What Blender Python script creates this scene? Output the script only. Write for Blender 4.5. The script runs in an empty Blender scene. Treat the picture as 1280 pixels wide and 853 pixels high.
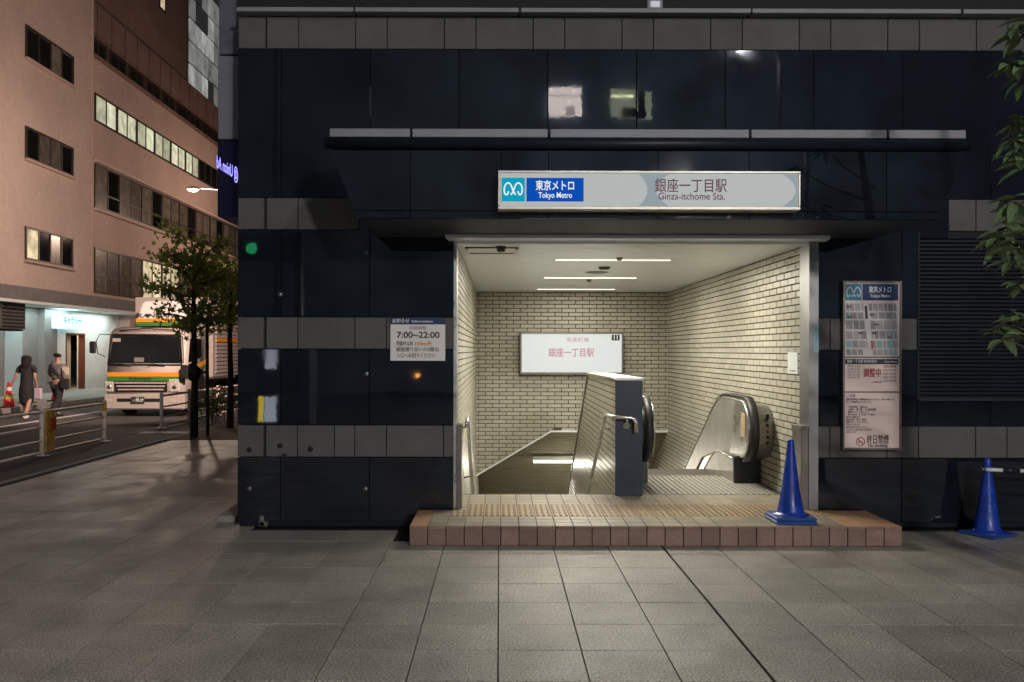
import bpy, bmesh, math, random
from mathutils import Vector, Matrix
random.seed(7)
D = bpy.data
S = bpy.context.scene
COL = S.collection
R = math.radians

# ------------------------------------------------------------------ camera
F = 1100.0            # focal length in pixels of a 1280 px wide frame
EYE = 1.607
cd = D.cameras.new('camera'); cam = D.objects.new('camera', cd); COL.objects.link(cam)
cam.location = (0, 0, EYE)
cam.rotation_euler = (R(90), 0, R(-0.15))
cam.rotation_euler.rotate_axis('Z', R(0.12))
cd.sensor_width = 36.0
cd.lens = F / 1280 * 36.0
cd.shift_x = (640 - 627) / 1280
cd.shift_y = (438 - 426.5) / 1280
cd.clip_start = 0.05; cd.clip_end = 2000
S.camera = cam

# ------------------------------------------------------------------ world, sun, exposure
w = D.worlds.new("World"); S.world = w; w.use_nodes = True
nt = w.node_tree; bg = nt.nodes['Background']
sky = nt.nodes.new('ShaderNodeTexSky'); sky.sky_type = 'NISHITA'; sky.sun_disc = False
sky.sun_elevation = R(-4.0); sky.sun_rotation = R(200)
nt.links.new(sky.outputs[0], bg.inputs[0]); bg.inputs[1].default_value = 1.5
S.view_settings.view_transform = 'Standard'; S.view_settings.look = 'None'
S.view_settings.exposure = 0.0; S.view_settings.gamma = 1.0

def X(px, Y): return (px - 624) * Y / F
def Z(py, Y): return EYE - (py - 438) * Y / F
def YL(px, Xw): return Xw * F / (px - 624)

# ------------------------------------------------------------------ object helpers
def tag(o, label=None, cat=None, group=None, kind=None):
    if label: o['label'] = label
    if cat: o['category'] = cat
    if group: o['group'] = group
    if kind: o['kind'] = kind
    return o
def thing(name, label, cat, loc=(0, 0, 0), group=None):
    o = D.objects.new(name, None); COL.objects.link(o); o.location = loc
    o.empty_display_size = 0.1
    return tag(o, label, cat, group)
def part_empty(name, parent, loc, label=None):
    o = D.objects.new(name, None); o.location = loc; o.empty_display_size = .1
    if label: o['label'] = label
    return link(o, parent)
def wloc(o):
    v = Vector(o.location)
    p = o.parent
    while p: p = p.parent
    return v
def link(o, parent=None):
    COL.objects.link(o)
    if parent is not None:
        o.parent = parent
        root = parent
        # every chain hangs in world coordinates: undo the parents' own placement
        o.matrix_parent_inverse = world_of(parent).inverted()
    return o
def world_of(o):
    m = o.matrix_basis.copy()
    if o.parent: m = world_of(o.parent) @ o.matrix_parent_inverse @ m
    return m
def inst(name, mesh, parent, loc, rot=(0, 0, 0), scale=(1, 1, 1)):
    o = D.objects.new(name, mesh); o.location = loc; o.rotation_euler = rot; o.scale = scale
    return link(o, parent)
def dup(root, loc, rotz=None, label=None):
    r = root.copy(); COL.objects.link(r); r.location = loc
    if rotz is not None: r.rotation_euler = (0, 0, rotz)
    if label: r['label'] = label
    for ch in list(root.children):
        c = ch.copy(); COL.objects.link(c); c.parent = r
        for g in ch.children:
            d = g.copy(); COL.objects.link(d); d.parent = c
    return r

class MB:
    def __init__(s): s.v = []; s.f = []; s.sm = []
    def add(s, vs, fs, smooth=False):
        b = len(s.v); s.v += [tuple(p) for p in vs]
        for f in fs: s.f.append([b + i for i in f]); s.sm.append(smooth)
        return s
    def box(s, x0, x1, y0, y1, z0, z1):
        return s.add([(x0,y0,z0),(x1,y0,z0),(x1,y1,z0),(x0,y1,z0),(x0,y0,z1),(x1,y0,z1),(x1,y1,z1),(x0,y1,z1)],
                     [(3,2,1,0),(4,5,6,7),(0,1,5,4),(1,2,6,5),(2,3,7,6),(3,0,4,7)])
    def bbox(s, x0, x1, y0, y1, z0, z1, b=0.004):
        # box with chamfered edges
        bm = bmesh.new(); bmesh.ops.create_cube(bm, size=1.0)
        for v in bm.verts:
            v.co = Vector(((x0+x1)/2 + v.co.x*(x1-x0), (y0+y1)/2 + v.co.y*(y1-y0), (z0+z1)/2 + v.co.z*(z1-z0)))
        bmesh.ops.bevel(bm, geom=list(bm.edges), offset=b, segments=1, affect='EDGES')
        return s.bm(bm)
    def bm(s, bm, smooth=False):
        bm.verts.index_update()
        s.add([v.co[:] for v in bm.verts], [[v.index for v in f.verts] for f in bm.faces], smooth)
        bm.free(); return s
    def prism(s, poly, axis, a, b):
        # poly: 2D points, extruded along axis from a to b.  axis 'x': (y,z)  'y': (x,z)  'z': (x,y)
        def P(p, t):
            return (t, p[0], p[1]) if axis == 'x' else ((p[0], t, p[1]) if axis == 'y' else (p[0], p[1], t))
        n = len(poly)
        vs = [P(p, a) for p in poly] + [P(p, b) for p in poly]
        fs = [list(range(n))[::-1], list(range(n, 2*n))] + [(i, (i+1) % n, n+(i+1) % n, n+i) for i in range(n)]
        return s.add(vs, fs)
    def quad(s, *p): return s.add(p, [list(range(len(p)))])
    def tube(s, pts, r, n=8, caps=True):
        pts = [Vector(p) for p in pts]; rs = r if isinstance(r, (list, tuple)) else [r]*len(pts)
        vs = []; prev = None
        for i, p in enumerate(pts):
            t = (pts[min(i+1, len(pts)-1)] - pts[max(i-1, 0)]).normalized()
            if prev is None:
                u = t.orthogonal().normalized()
            else:
                u = (prev - t * prev.dot(t)).normalized()
            prev = u; v2 = t.cross(u)
            for k in range(n):
                a = 2*math.pi*k/n
                vs.append(p + (u*math.cos(a) + v2*math.sin(a))*rs[i])
        fs = []
        for i in range(len(pts)-1):
            for k in range(n):
                fs.append((i*n+k, i*n+(k+1) % n, (i+1)*n+(k+1) % n, (i+1)*n+k))
        s.add(vs, fs, True)
        if caps:
            b = len(s.v) - len(vs)
            s.f.append([b+k for k in range(n)][::-1]); s.sm.append(False)
            s.f.append([b+(len(pts)-1)*n+k for k in range(n)]); s.sm.append(False)
        return s
    def lathe(s, prof, c=(0,0,0), n=24, axis='z'):
        vs = []
        for (r, h) in prof:
            for k in range(n):
                a = 2*math.pi*k/n
                p = (r*math.cos(a), r*math.sin(a), h)
                if axis == 'x': p = (h, r*math.cos(a), r*math.sin(a))
                if axis == 'y': p = (r*math.cos(a), h, r*math.sin(a))
                vs.append((p[0]+c[0], p[1]+c[1], p[2]+c[2]))
        fs = [(i*n+k, i*n+(k+1) % n, (i+1)*n+(k+1) % n, (i+1)*n+k) for i in range(len(prof)-1) for k in range(n)]
        return s.add(vs, fs, True)
    def mesh(s, name, m):
        me = D.meshes.new(name); me.from_pydata(s.v, [], s.f)
        me.polygons.foreach_set('use_smooth', s.sm)
        if m: me.materials.append(m)
        me.update(); return me
    def build(s, name, m, parent=None, fix=True):
        me = s.mesh(name, m)
        if fix:
            bm = bmesh.new(); bm.from_mesh(me); bmesh.ops.recalc_face_normals(bm, faces=bm.faces); bm.to_mesh(me); bm.free()
        o = D.objects.new(name, me)
        return link(o, parent)

# ------------------------------------------------------------------ materials
def mat(name, col=(.5,.5,.5), rough=.6, metal=0., spec=.5, var=None, noise=None, bump=None, emit=None, es=0., ior=None, rvar=None, coat=0.):
    """var=(amount) random value per object and island; noise=(scale, amount) mottling; bump=(scale, strength)"""
    m = D.materials.new(name); m.use_nodes = True
    n = m.node_tree; b = n.nodes['Principled BSDF']; L = n.links.new
    b.inputs['Base Color'].default_value = (*col, 1); b.inputs['Roughness'].default_value = rough
    b.inputs['Metallic'].default_value = metal; b.inputs['Specular IOR Level'].default_value = spec
    if ior: b.inputs['IOR'].default_value = ior
    if coat: b.inputs['Coat Weight'].default_value = coat
    if emit:
        b.inputs['Emission Color'].default_value = (*emit, 1); b.inputs['Emission Strength'].default_value = es
    tc = n.nodes.new('ShaderNodeTexCoord')
    cur = None
    fac = None
    if noise:
        nz = n.nodes.new('ShaderNodeTexNoise'); nz.inputs['Scale'].default_value = noise[0]; nz.inputs['Detail'].default_value = 5
        L(geo_pos(n), nz.inputs['Vector'])
        mr = n.nodes.new('ShaderNodeMapRange'); mr.inputs['From Min'].default_value = .3; mr.inputs['From Max'].default_value = .7
        mr.inputs['To Min'].default_value = 1-noise[1]; mr.inputs['To Max'].default_value = 1+noise[1]; mr.clamp = False
        L(nz.outputs['Fac'], mr.inputs['Value']); fac = mr.outputs[0]
        if len(noise) > 2:
            n2 = n.nodes.new('ShaderNodeTexNoise'); n2.inputs['Scale'].default_value = noise[2]; n2.inputs['Detail'].default_value = 6
            n2.inputs['Roughness'].default_value = .7
            L(geo_pos(n), n2.inputs['Vector'])
            m2 = n.nodes.new('ShaderNodeMapRange'); m2.inputs['From Min'].default_value = .3; m2.inputs['From Max'].default_value = .7
            m2.inputs['To Min'].default_value = 1-noise[3]; m2.inputs['To Max'].default_value = 1+noise[3]
            L(n2.outputs['Fac'], m2.inputs['Value'])
            mm = n.nodes.new('ShaderNodeMath'); mm.operation = 'MULTIPLY'; L(fac, mm.inputs[0]); L(m2.outputs[0], mm.inputs[1]); fac = mm.outputs[0]
    if var:
        oi = n.nodes.new('ShaderNodeObjectInfo'); gi = n.nodes.new('ShaderNodeNewGeometry')
        ad = n.nodes.new('ShaderNodeMath'); ad.operation = 'ADD'; L(oi.outputs['Random'], ad.inputs[0]); L(gi.outputs['Random Per Island'], ad.inputs[1])
        fr = n.nodes.new('ShaderNodeMath'); fr.operation = 'FRACT'; L(ad.outputs[0], fr.inputs[0])
        mr = n.nodes.new('ShaderNodeMapRange'); mr.inputs['To Min'].default_value = 1-var; mr.inputs['To Max'].default_value = 1+var
        L(fr.outputs[0], mr.inputs['Value'])
        if fac is None: fac = mr.outputs[0]
        else:
            mm = n.nodes.new('ShaderNodeMath'); mm.operation = 'MULTIPLY'; L(fac, mm.inputs[0]); L(mr.outputs[0], mm.inputs[1]); fac = mm.outputs[0]
    if fac is not None:
        vm = n.nodes.new('ShaderNodeVectorMath'); vm.operation = 'SCALE'; vm.inputs[0].default_value = col
        L(fac, vm.inputs['Scale']); L(vm.outputs[0], b.inputs['Base Color'])
    if emit and fac is not None:
        em = n.nodes.new('ShaderNodeMath'); em.operation = 'MULTIPLY'; em.inputs[1].default_value = es
        L(fac, em.inputs[0]); L(em.outputs[0], b.inputs['Emission Strength'])
    if rvar:
        nz = n.nodes.new('ShaderNodeTexNoise'); nz.inputs['Scale'].default_value = rvar[0]; nz.inputs['Detail'].default_value = 4
        L(geo_pos(n), nz.inputs['Vector'])
        mr = n.nodes.new('ShaderNodeMapRange'); mr.inputs['From Min'].default_value = .35; mr.inputs['From Max'].default_value = .65
        mr.inputs['To Min'].default_value = rvar[1]; mr.inputs['To Max'].default_value = rvar[2]
        L(nz.outputs['Fac'], mr.inputs['Value']); L(mr.outputs[0], b.inputs['Roughness'])
    if bump:
        nz = n.nodes.new('ShaderNodeTexNoise'); nz.inputs['Scale'].default_value = bump[0]; nz.inputs['Detail'].default_value = 4
        L(geo_pos(n), nz.inputs['Vector'])
        bp = n.nodes.new('ShaderNodeBump'); bp.inputs['Strength'].default_value = bump[1]; bp.inputs['Distance'].default_value = .01
        L(nz.outputs['Fac'], bp.inputs['Height']); L(bp.outputs[0], b.inputs['Normal'])
    return m
def geo_pos(n):
    g = n.nodes.get('GeoPos')
    if not g: g = n.nodes.new('ShaderNodeNewGeometry'); g.name = 'GeoPos'
    return g.outputs['Position']
def emat(name, col, s): return mat(name, (.02,.02,.02) , .5, emit=col, es=s)

M = {}
M['granite'] = mat('polished_black_granite', (.008,.011,.017), .03, ior=1.62, bump=(2.2,.05), noise=(220,.5,2.2,.3), var=.2, rvar=(3,.012,.045))
M['granite_matt'] = mat('honed_black_granite', (.010,.014,.022), .42, spec=.25, noise=(200,.4,2,.3))
M['band'] = mat('flamed_grey_granite', (.095,.094,.088), .75, noise=(260,.35,3,.18), var=.10, bump=(300,.25))
M['joint'] = mat('dark_joint', (.012,.012,.013), .8)
M['ledge'] = mat('pale_stone_ledge', (.24,.24,.26), .6, noise=(150,.15,2,.12))
M['darkwall'] = mat('dark_wall', (.012,.013,.017), .7, noise=(2,.3))
M['oppwall'] = mat('blue_grey_wall', (.115,.165,.215), .8, noise=(.4,.6))
M['steel'] = mat('brushed_steel', (.56,.55,.52), .28, metal=1., noise=(6,.08), rvar=(8,.25,.4))
M['steel_sat'] = mat('satin_steel', (.52,.50,.46), .5, metal=1., noise=(5,.1))
M['newel'] = mat('grey_newel_metal', (.27,.255,.235), .35, metal=.85, noise=(5,.1))
M['steel_dk'] = mat('bronze_steel', (.20,.18,.165), .42, metal=.8, noise=(5,.1))
M['brick'] = mat('ivory_glazed_tile', (.44,.415,.335), .30, noise=(30,.05,1.1,.10), var=.10, bump=(60,.08))
M['grout'] = mat('brown_grout', (.085,.068,.052), .9, noise=(40,.3))
M['ceil'] = mat('painted_ceiling_metal', (.82,.86,.88), .3, spec=.6, noise=(1.5,.02))
M['slat'] = mat('olive_grey_panel', (.36,.33,.245), .9)
M['steptile'] = mat('terracotta_riser_tile', (.235,.150,.118), .6, noise=(60,.14,5,.12), var=.16, bump=(120,.2))
M['toptile'] = mat('buff_floor_tile', (.27,.235,.18), .42, noise=(80,.1,4,.14), var=.12, bump=(150,.1))
M['endtile'] = mat('orange_buff_tile', (.40,.235,.13), .5, noise=(80,.1,4,.12), var=.10)
M['tactile'] = mat('tactile_cream', (.34,.28,.18), .5, noise=(60,.1), var=.08)
M['tacbar'] = mat('tactile_brown_bar', (.22,.125,.045), .55, noise=(60,.2))
M['paver'] = mat('grey_granite_paver', (.325,.305,.262), .5, noise=(85,.75,1.3,.28), var=.15, bump=(120,.5), rvar=(2,.28,.50))
def stain(m, scale, size, dark):
    n = m.node_tree; L = n.links.new; b = n.nodes['Principled BSDF']
    src = b.inputs['Base Color'].links[0].from_socket
    v = n.nodes.new('ShaderNodeTexVoronoi'); v.inputs['Scale'].default_value = scale; v.inputs['Randomness'].default_value = 1
    nz = n.nodes.new('ShaderNodeTexNoise'); nz.inputs['Scale'].default_value = scale*6
    mx = n.nodes.new('ShaderNodeMix'); mx.data_type = 'VECTOR'; mx.inputs['Factor'].default_value = .06
    L(geo_pos(n), mx.inputs['A']); L(nz.outputs['Color'], mx.inputs['B']); L(mx.outputs['Result'], v.inputs['Vector'])
    mr = n.nodes.new('ShaderNodeMapRange'); mr.inputs['From Min'].default_value = size*.7; mr.inputs['From Max'].default_value = size
    mr.inputs['To Min'].default_value = dark; mr.inputs['To Max'].default_value = 1
    L(v.outputs['Distance'], mr.inputs['Value'])
    vm = n.nodes.new('ShaderNodeVectorMath'); vm.operation = 'SCALE'; L(src, vm.inputs[0]); L(mr.outputs[0], vm.inputs['Scale'])
    L(vm.outputs[0], b.inputs['Base Color'])
stain(M['paver'], 2.1, .055, .62); stain(M['paver'], .9, .10, .86)
stain(M['steptile'], 7., .10, .8); stain(M['toptile'], 5., .08, .8)
M['asphalt'] = mat('asphalt', (.050,.048,.048), .8, noise=(120,.3,.7,.2), bump=(150,.5))
M['asphalt2'] = mat('asphalt_strip', (.062,.054,.052), .8, noise=(120,.3,.9,.2), bump=(150,.5))
M['concrete'] = mat('concrete', (.27,.26,.24), .8, noise=(20,.15,2,.12), bump=(60,.2))
M['roadpaint'] = mat('road_paint', (.55,.55,.52), .7, noise=(14,.3))
M['soil'] = mat('dry_soil', (.13,.09,.065), .9, noise=(30,.3,3,.2), bump=(40,.8))
M['pinkwall'] = mat('pink_beige_render', (.52,.40,.345), .85, noise=(.35,.14,4,.10), bump=(30,.1))
M['pinkwall2'] = mat('salmon_render', (.50,.365,.31), .85, noise=(.3,.14,4,.10), bump=(30,.1))
M['brownwall'] = mat('brown_cladding', (.20,.125,.10), .8, noise=(.8,.15,6,.08))
M['fascia'] = mat('grey_fascia', (.16,.15,.15), .7, noise=(2,.15))
M['white'] = mat('white_render', (.72,.74,.72), .7, noise=(2,.06))
M['greywall'] = mat('grey_panel_wall', (.20,.20,.20), .6, noise=(2,.1))
M['frame'] = mat('bronze_window_frame', (.055,.042,.036), .45, metal=.3)
M['glass'] = mat('dark_window_glass', (.008,.010,.010), .06, ior=1.45, noise=(1.1,.5))
M['glass2'] = mat('curtained_window_glass', (.14,.12,.10), .25, noise=(3,.35), var=.4)
M['litgreen'] = mat('lit_blind', (.3,.3,.2), .6, emit=(.66,.70,.50), es=.60, noise=(2.5,.35), var=.35)
M['lityellow'] = mat('lit_room_window', (.3,.3,.2), .6, emit=(1.,.82,.50), es=.60, noise=(2.2,.6), var=.25)
M['towerlit'] = mat('tower_glass', (.05,.05,.05), .2, emit=(.75,.76,.72), es=.26, var=.5, noise=(1.5,.4))
M['towerdk'] = mat('tower_dark_glass', (.02,.02,.025), .12, emit=(.5,.5,.5), es=.03)
M['black'] = mat('black_plastic', (.015,.015,.016), .45)
M['rubber'] = mat('black_rubber', (.018,.018,.019), .5, noise=(30,.2))
M['bluepl'] = mat('blue_cone_plastic', (.010,.045,.36), .32, noise=(9,.25,40,.15), rvar=(12,.22,.5))
M['bluepl2'] = mat('blue_cone_base_plastic', (.02,.075,.30), .42, noise=(14,.22))
M['redpl'] = mat('red_cone_plastic', (.62,.02,.02), .35, emit=(.6,.02,.02), es=0)
M['yellowpl'] = mat('yellow_reflective', (.75,.62,.08), .4)
M['whitepl'] = mat('white_plastic', (.75,.75,.72), .4)
M['railpaint'] = mat('cream_rail_paint', (.80,.66,.58), .45, noise=(8,.12))
M['bark'] = mat('dark_bark', (.055,.042,.032), .9, noise=(15,.3), bump=(30,.8))
M['leafL'] = mat('street_tree_leaf', (.17,.24,.06), .5, var=.55, noise=(3,.3))
def leafy(m, col, f):
    n = m.node_tree; L = n.links.new; b = n.nodes['Principled BSDF']; out = n.nodes['Material Output']
    tr = n.nodes.new('ShaderNodeBsdfTranslucent'); tr.inputs['Color'].default_value = (*col, 1)
    mx = n.nodes.new('ShaderNodeMixShader'); mx.inputs[0].default_value = f
    L(b.outputs[0], mx.inputs[1]); L(tr.outputs[0], mx.inputs[2]); L(mx.outputs[0], out.inputs['Surface'])
leafy(M['leafL'], (.36,.42,.10), .5)
M['leafR'] = mat('glossy_evergreen_leaf', (.12,.18,.08), .30, var=.35)
M['truckw'] = mat('truck_white_paint', (.40,.37,.34), .45, noise=(1.5,.05), coat=.3)
M['truckor'] = mat('truck_orange_stripe', (.72,.30,.03), .35)
M['truckgr'] = mat('truck_green_stripe', (.05,.20,.035), .35)
M['chrome'] = mat('truck_chrome', (.6,.6,.6), .15, metal=1.)
M['lamp_glass'] = mat('headlight_glass', (.45,.45,.42), .1, noise=(30,.3))
M['skin'] = mat('skin', (.42,.25,.18), .5)
M['hair'] = mat('black_hair', (.008,.007,.007), .9)
M['clothblk'] = mat('black_cloth', (.015,.015,.018), .85)
M['clothgrey'] = mat('grey_shirt_cloth', (.14,.135,.135), .85, noise=(20,.1))
M['clothnavy'] = mat('dark_trouser_cloth', (.014,.018,.022), .85)
M['navy'] = mat('navy_painted_panel', (.008,.019,.042), .38, noise=(8,.1), bump=(200,.05))
M['tube'] = emat('fluorescent_tube', (1., .90, .66), 3.5)
M['tube2'] = emat('stair_tube', (1., .95, .80), 9)
M['signwhite'] = mat('lit_sign_face', (.12,.12,.12), .5, spec=.15, emit=(.90,.97,.95), es=.41)
M['signgrey'] = mat('lit_sign_grey', (.10,.12,.12), .5, spec=.15, emit=(.60,.72,.78), es=.36)
M['signcyan'] = mat('lit_sign_cyan', (0,.08,.1), .6, spec=.05, emit=(0.,.36,.56), es=.8)
M['signblue'] = mat('lit_sign_blue', (0,.01,.08), .6, spec=.05, emit=(0.,.085,.50), es=.8)
M['signtextw'] = mat('lit_sign_white_letter', (.3,.3,.3), .5, emit=(.9,1,1), es=.65)
M['textmaroon'] = mat('maroon_letter', (.10,.02,.04), .6, emit=(.16,.05,.08), es=.25)
M['textfade'] = mat('washed_out_maroon_letter', (.2,.08,.1), .6, emit=(.62,.30,.36), es=.6)
M['litpanel'] = mat('back_sign_face', (.2,.2,.2), .4, emit=(.93,1.,.98), es=.60)
M['boardwhite'] = mat('notice_board_face', (.80,.76,.74), .35, noise=(3,.03))
M['boardpink'] = mat('poster_paper', (.85,.68,.62), .35, noise=(3,.03))
M['ink'] = mat('black_ink', (.03,.03,.035), .6)
M['inkgrey'] = mat('grey_ink', (.13,.12,.12), .6)
M['redink'] = mat('red_ink', (.40,.05,.035), .6)
M['hdrblue'] = mat('printed_blue', (.010,.035,.13), .35)
M['hdrcyan'] = mat('printed_cyan', (.03,.26,.38), .35)
M['printw'] = mat('printed_white', (.72,.74,.76), .4)
M['mapland'] = mat('map_paper', (.5,.5,.5), .35)
M['mapblk'] = mat('map_block_grey', (.34,.32,.33), .35, var=.25)
M['mapcy'] = mat('map_block_teal', (.24,.40,.42), .35, var=.2)
M['maproad'] = mat('map_road_white', (.66,.62,.61), .35)
M['greysign'] = mat('grey_blade_sign_panel', (.10,.105,.135), .5, noise=(3,.15))
M['neon'] = emat('violet_neon_reflection', (.30,.28,1.), 2.2)
M['bladeface'] = mat('dark_blue_glossy_panel', (.008,.008,.020), .35, spec=.08, emit=(.03,.03,.10), es=.06)

# ------------------------------------------------------------------ lamps (each sits in its builder below)
def area_light(name, loc, sx, sy, power, col, rot=(0,0,0), parent=None):
    l = D.lights.new(name, 'AREA'); l.shape = 'RECTANGLE'; l.size = sx; l.size_y = sy; l.energy = power; l.color = col
    o = D.objects.new(name, l); o.location = loc; o.rotation_euler = rot; return link(o, parent)
def spot_light(name, loc, power, col, r=.12, size=150, rot=(0,0,0), parent=None):
    l = D.lights.new(name, 'SPOT'); l.energy = power; l.color = col; l.shadow_soft_size = r; l.spot_size = R(size); l.spot_blend = .5
    o = D.objects.new(name, l); o.location = loc; o.rotation_euler = rot; return link(o, parent)
def point_light(name, loc, power, col, r=.12, parent=None):
    l = D.lights.new(name, 'POINT'); l.energy = power; l.color = col; l.shadow_soft_size = r
    o = D.objects.new(name, l); o.location = loc; return link(o, parent)

# ------------------------------------------------------------------ text
def text(s, size, loc, m, parent, rot=(R(90), 0, 0), align='CENTER', bold=0.0, sx=1.0, name='lettering', extr=.0012, width=None, mirror=False, space=1.0):
    c = D.curves.new(name, 'FONT'); c.body = s; c.size = size; c.align_x = align; c.align_y = 'CENTER'; c.extrude = extr
    c.offset = bold; c.resolution_u = 3; c.space_character = space
    t = D.objects.new('tmp', c); COL.objects.link(t)
    dg = bpy.context.evaluated_depsgraph_get(); dg.update()
    me = D.meshes.new_from_object(t.evaluated_get(dg)); D.objects.remove(t)
    xs = [v.co.x for v in me.vertices]
    if width and xs:
        k = width / (max(xs) - min(xs))
        for v in me.vertices: v.co.x *= k
    if mirror:
        for v in me.vertices: v.co.x *= -1
    me.materials.clear(); me.materials.append(m); me.name = name
    o = D.objects.new(name, me); o.location = loc; o.rotation_euler = rot; o.scale = (sx, 1, 1)
    return link(o, parent)

def metro_logo(cx, y, cz, s, m, parent):
    # white ribbon mark: two leaf-shaped loops meeting in the middle
    mb = MB()
    def ribbon(pts, w):
        n = len(pts); L_ = []; R_ = []
        for i, p in enumerate(pts):
            a = pts[max(i-1, 0)]; b = pts[min(i+1, n-1)]
            dx, dz = b[0]-a[0], b[1]-a[1]; l = math.hypot(dx, dz) or 1
            nx, nz = -dz/l*w/2, dx/l*w/2
            L_.append((cx+(p[0]+nx)*s, y, cz+(p[1]+nz)*s)); R_.append((cx+(p[0]-nx)*s, y, cz+(p[1]-nz)*s))
        mb.add(L_+R_, [(i, i+1, n+i+1, n+i) for i in range(n-1)])
    def bez(p, n=8):
        out = []
        for k in range(0, len(p)-1, 3):
            a, b, c, d = p[k:k+4]
            for i in range(n+1):
                t = i/n; q = 1-t
                out.append((q**3*a[0]+3*q*q*t*b[0]+3*q*t*t*c[0]+t**3*d[0], q**3*a[1]+3*q*q*t*b[1]+3*q*t*t*c[1]+t**3*d[1]))
        return out
    for sg in (-1, 1):
        ribbon([(sg*p[0], p[1]) for p in bez([(-.14,-.26),(-.10,-.27),(-.04,-.20),(.02,-.04),(.09,.16),(.15,.34),(.27,.33),(.42,.31),(.50,.05),(.45,-.16),(.41,-.33),(.29,-.33),(.24,-.10)])], .08)
    o = mb.build('metro_mark', m, parent, fix=False); return o

# ================================================================== GROUND
YF = 8.0      # plane of the granite front
HX0, HX1, HY0, HY1 = -.60, 3.07, 8.5, 18.9      # the stairwell is a real hole in the ground
g = MB()
for a_ in ((-900, HX0, -900, 900), (HX1, 900, -900, 900), (HX0, HX1, -900, HY0), (HX0, HX1, HY1, 900)): g.box(*a_, -.5, -.16)
g = g.build('ground', M['asphalt']); tag(g, kind='structure')
g = MB().box(-13.35, -7.06, -60, 160, -.30, -.12).build('road', M['asphalt']); tag(g, kind='structure')
g = MB().box(-7.06, -5.95, -60, 160, -.30, -.012).build('road_edge_strip', M['asphalt2']); tag(g, kind='structure')
g = MB().box(-5.95, 14, -1.0, HY0, -.30, -.022).box(-5.95, HX0, HY0, 60, -.30, -.022).build('pavement', M['joint']); tag(g, kind='structure'); PAVE = g
g = MB().box(-12, 14, -12.5, -1.0, -.30, -.10).build('cross_road', M['asphalt']); tag(g, kind='structure')
g = MB().box(-24, -13.35, -60, 160, -.30, 0.0).build('far_pavement', M['concrete']); tag(g, kind='structure')

# pavers: square granite slabs on a 0.446 m grid, the joint at X = 1.34 is a wide one
PW = .446; gap = .0034
def paver_mesh(i):
    mb = MB(); h = PW/2 - gap; b = .0006
    mb.add([(-h,-h,-.02),(h,-h,-.02),(h,h,-.02),(-h,h,-.02),(-h,-h,-b),(h,-h,-b),(h,h,-b),(-h,h,-b),
            (-h+b,-h+b,0),(h-b,-h+b,0),(h-b,h-b,0),(-h+b,h-b,0)],
           [(0,1,5,4),(1,2,6,5),(2,3,7,6),(3,0,4,7),(4,5,9,8),(5,6,10,9),(6,7,11,10),(7,4,8,11),(8,9,10,11)])
    return mb.mesh('paver', M['paver'])
pm = paver_mesh(0)
cells = []
for i in range(-13, 20):
    for j in range(-8, 70):
        x = (i+.5)*PW - .003; y = 4.27 + (j+.5)*PW
        if y > 7.95 and x > -2.4: continue
        if y > 7.24 and -.72 < x < 3.30: continue
        if x < -5.85: continue
        if x > 8.3: continue
        px = 624 + x*F/max(y, .5); 
        vis = y > 3.9 and -40 < px < 1320
        size = F*PW*EYE/(y*y) if y > 0 else 0
        cells.append((not vis, y, x))
cells.sort()
rest = MB()
for k, (nv, y, x) in enumerate(cells):
    dz = random.uniform(-.0012, .0012); rx = random.uniform(-.0015, .0015); ry = random.uniform(-.0015, .0015)
    sx = .975 if 3 <= (x+.003)/PW < 4 else 1.0
    ox = .005 if sx < 1 else 0
    if k < 300 and not nv:
        inst('paver', pm, PAVE, (x+ox, y, dz), (rx, ry, 0), (sx, 1, 1))
    else:
        h = PW/2-gap
        rest.box(x-h, x+h, y-h, y+h, -.018, dz)
o = rest.build('distant_pavers', M['paver'], PAVE, fix=False); tag(o, kind='stuff')

# kerb stones along the near pavement and far pavement
kb = thing('near_kerb', 'flush concrete kerb line between the near pavement and the road strip', 'kerb', (-5.97, 8, 0))
for i in range(20):
    MB().bbox(-6.03, -5.952, 3+i*.9, 3+i*.9+.89, -.1, .004, .004).build('kerb_stone', M['concrete'], kb)
kb = thing('far_kerb', 'pale concrete kerb with drain notches across the road', 'kerb', (-13.3, 25, 0))
for i in range(40):
    MB().bbox(-13.35, -13.20, 14+i*.62, 14+i*.62+.56, -.12, .02, .008).build('kerb_stone', M['concrete'], kb)
# near kerb face at the road
o = MB().box(-7.10, -7.055, -10, 60, -.2, .0).build('road_kerb', M['concrete']); tag(o, 'low concrete kerb under the cream guard rails', 'kerb')
# road paint
for nm, x0, x1, y0, y1, lab in (('road_line', -11.15, -11.0, -20, 120, None),):
    o = MB().box(x0, x1, y0, y1, -.119, -.116).build('road_marking', M['roadpaint']); tag(o, kind='structure')
o = MB().box(-7.0, -6.0, 17.0, 17.35, -.011, -.007).build('faded_road_marking', M['roadpaint']); tag(o, kind='structure')
o = MB().prism([(-5.93, 15.6), (-2.45, 15.9), (-2.45, 30), (-5.93, 30)], 'z', -.001, .006).build('tree_pit_soil', M['soil'])
tag(o, kind='structure')

# ================================================================== STATION BUILDING
zc = lambda y: Z(y, YF)
SB = thing('station_building', 'dark polished granite building front with grey stone bands around the subway entrance', 'building', (1.2, YF, 0))
# solid body behind the cladding, left open for the entrance and the stairwell
XL, XR = X(297, YF), 9.0
OX0, OX1 = -.415, 2.90
OZ = 2.629
body = MB()
body.box(XL+.02, OX0-.08, YF+.03, 30, 0.0, 5.0)
body.box(OX1+.12, XR, YF+.03, 30, 0.0, 5.0)
body.box(OX0-.08, OX1+.12, YF+.03, 30, OZ+.06, 5.0)
body.build('wall', M['joint'], SB)
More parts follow.
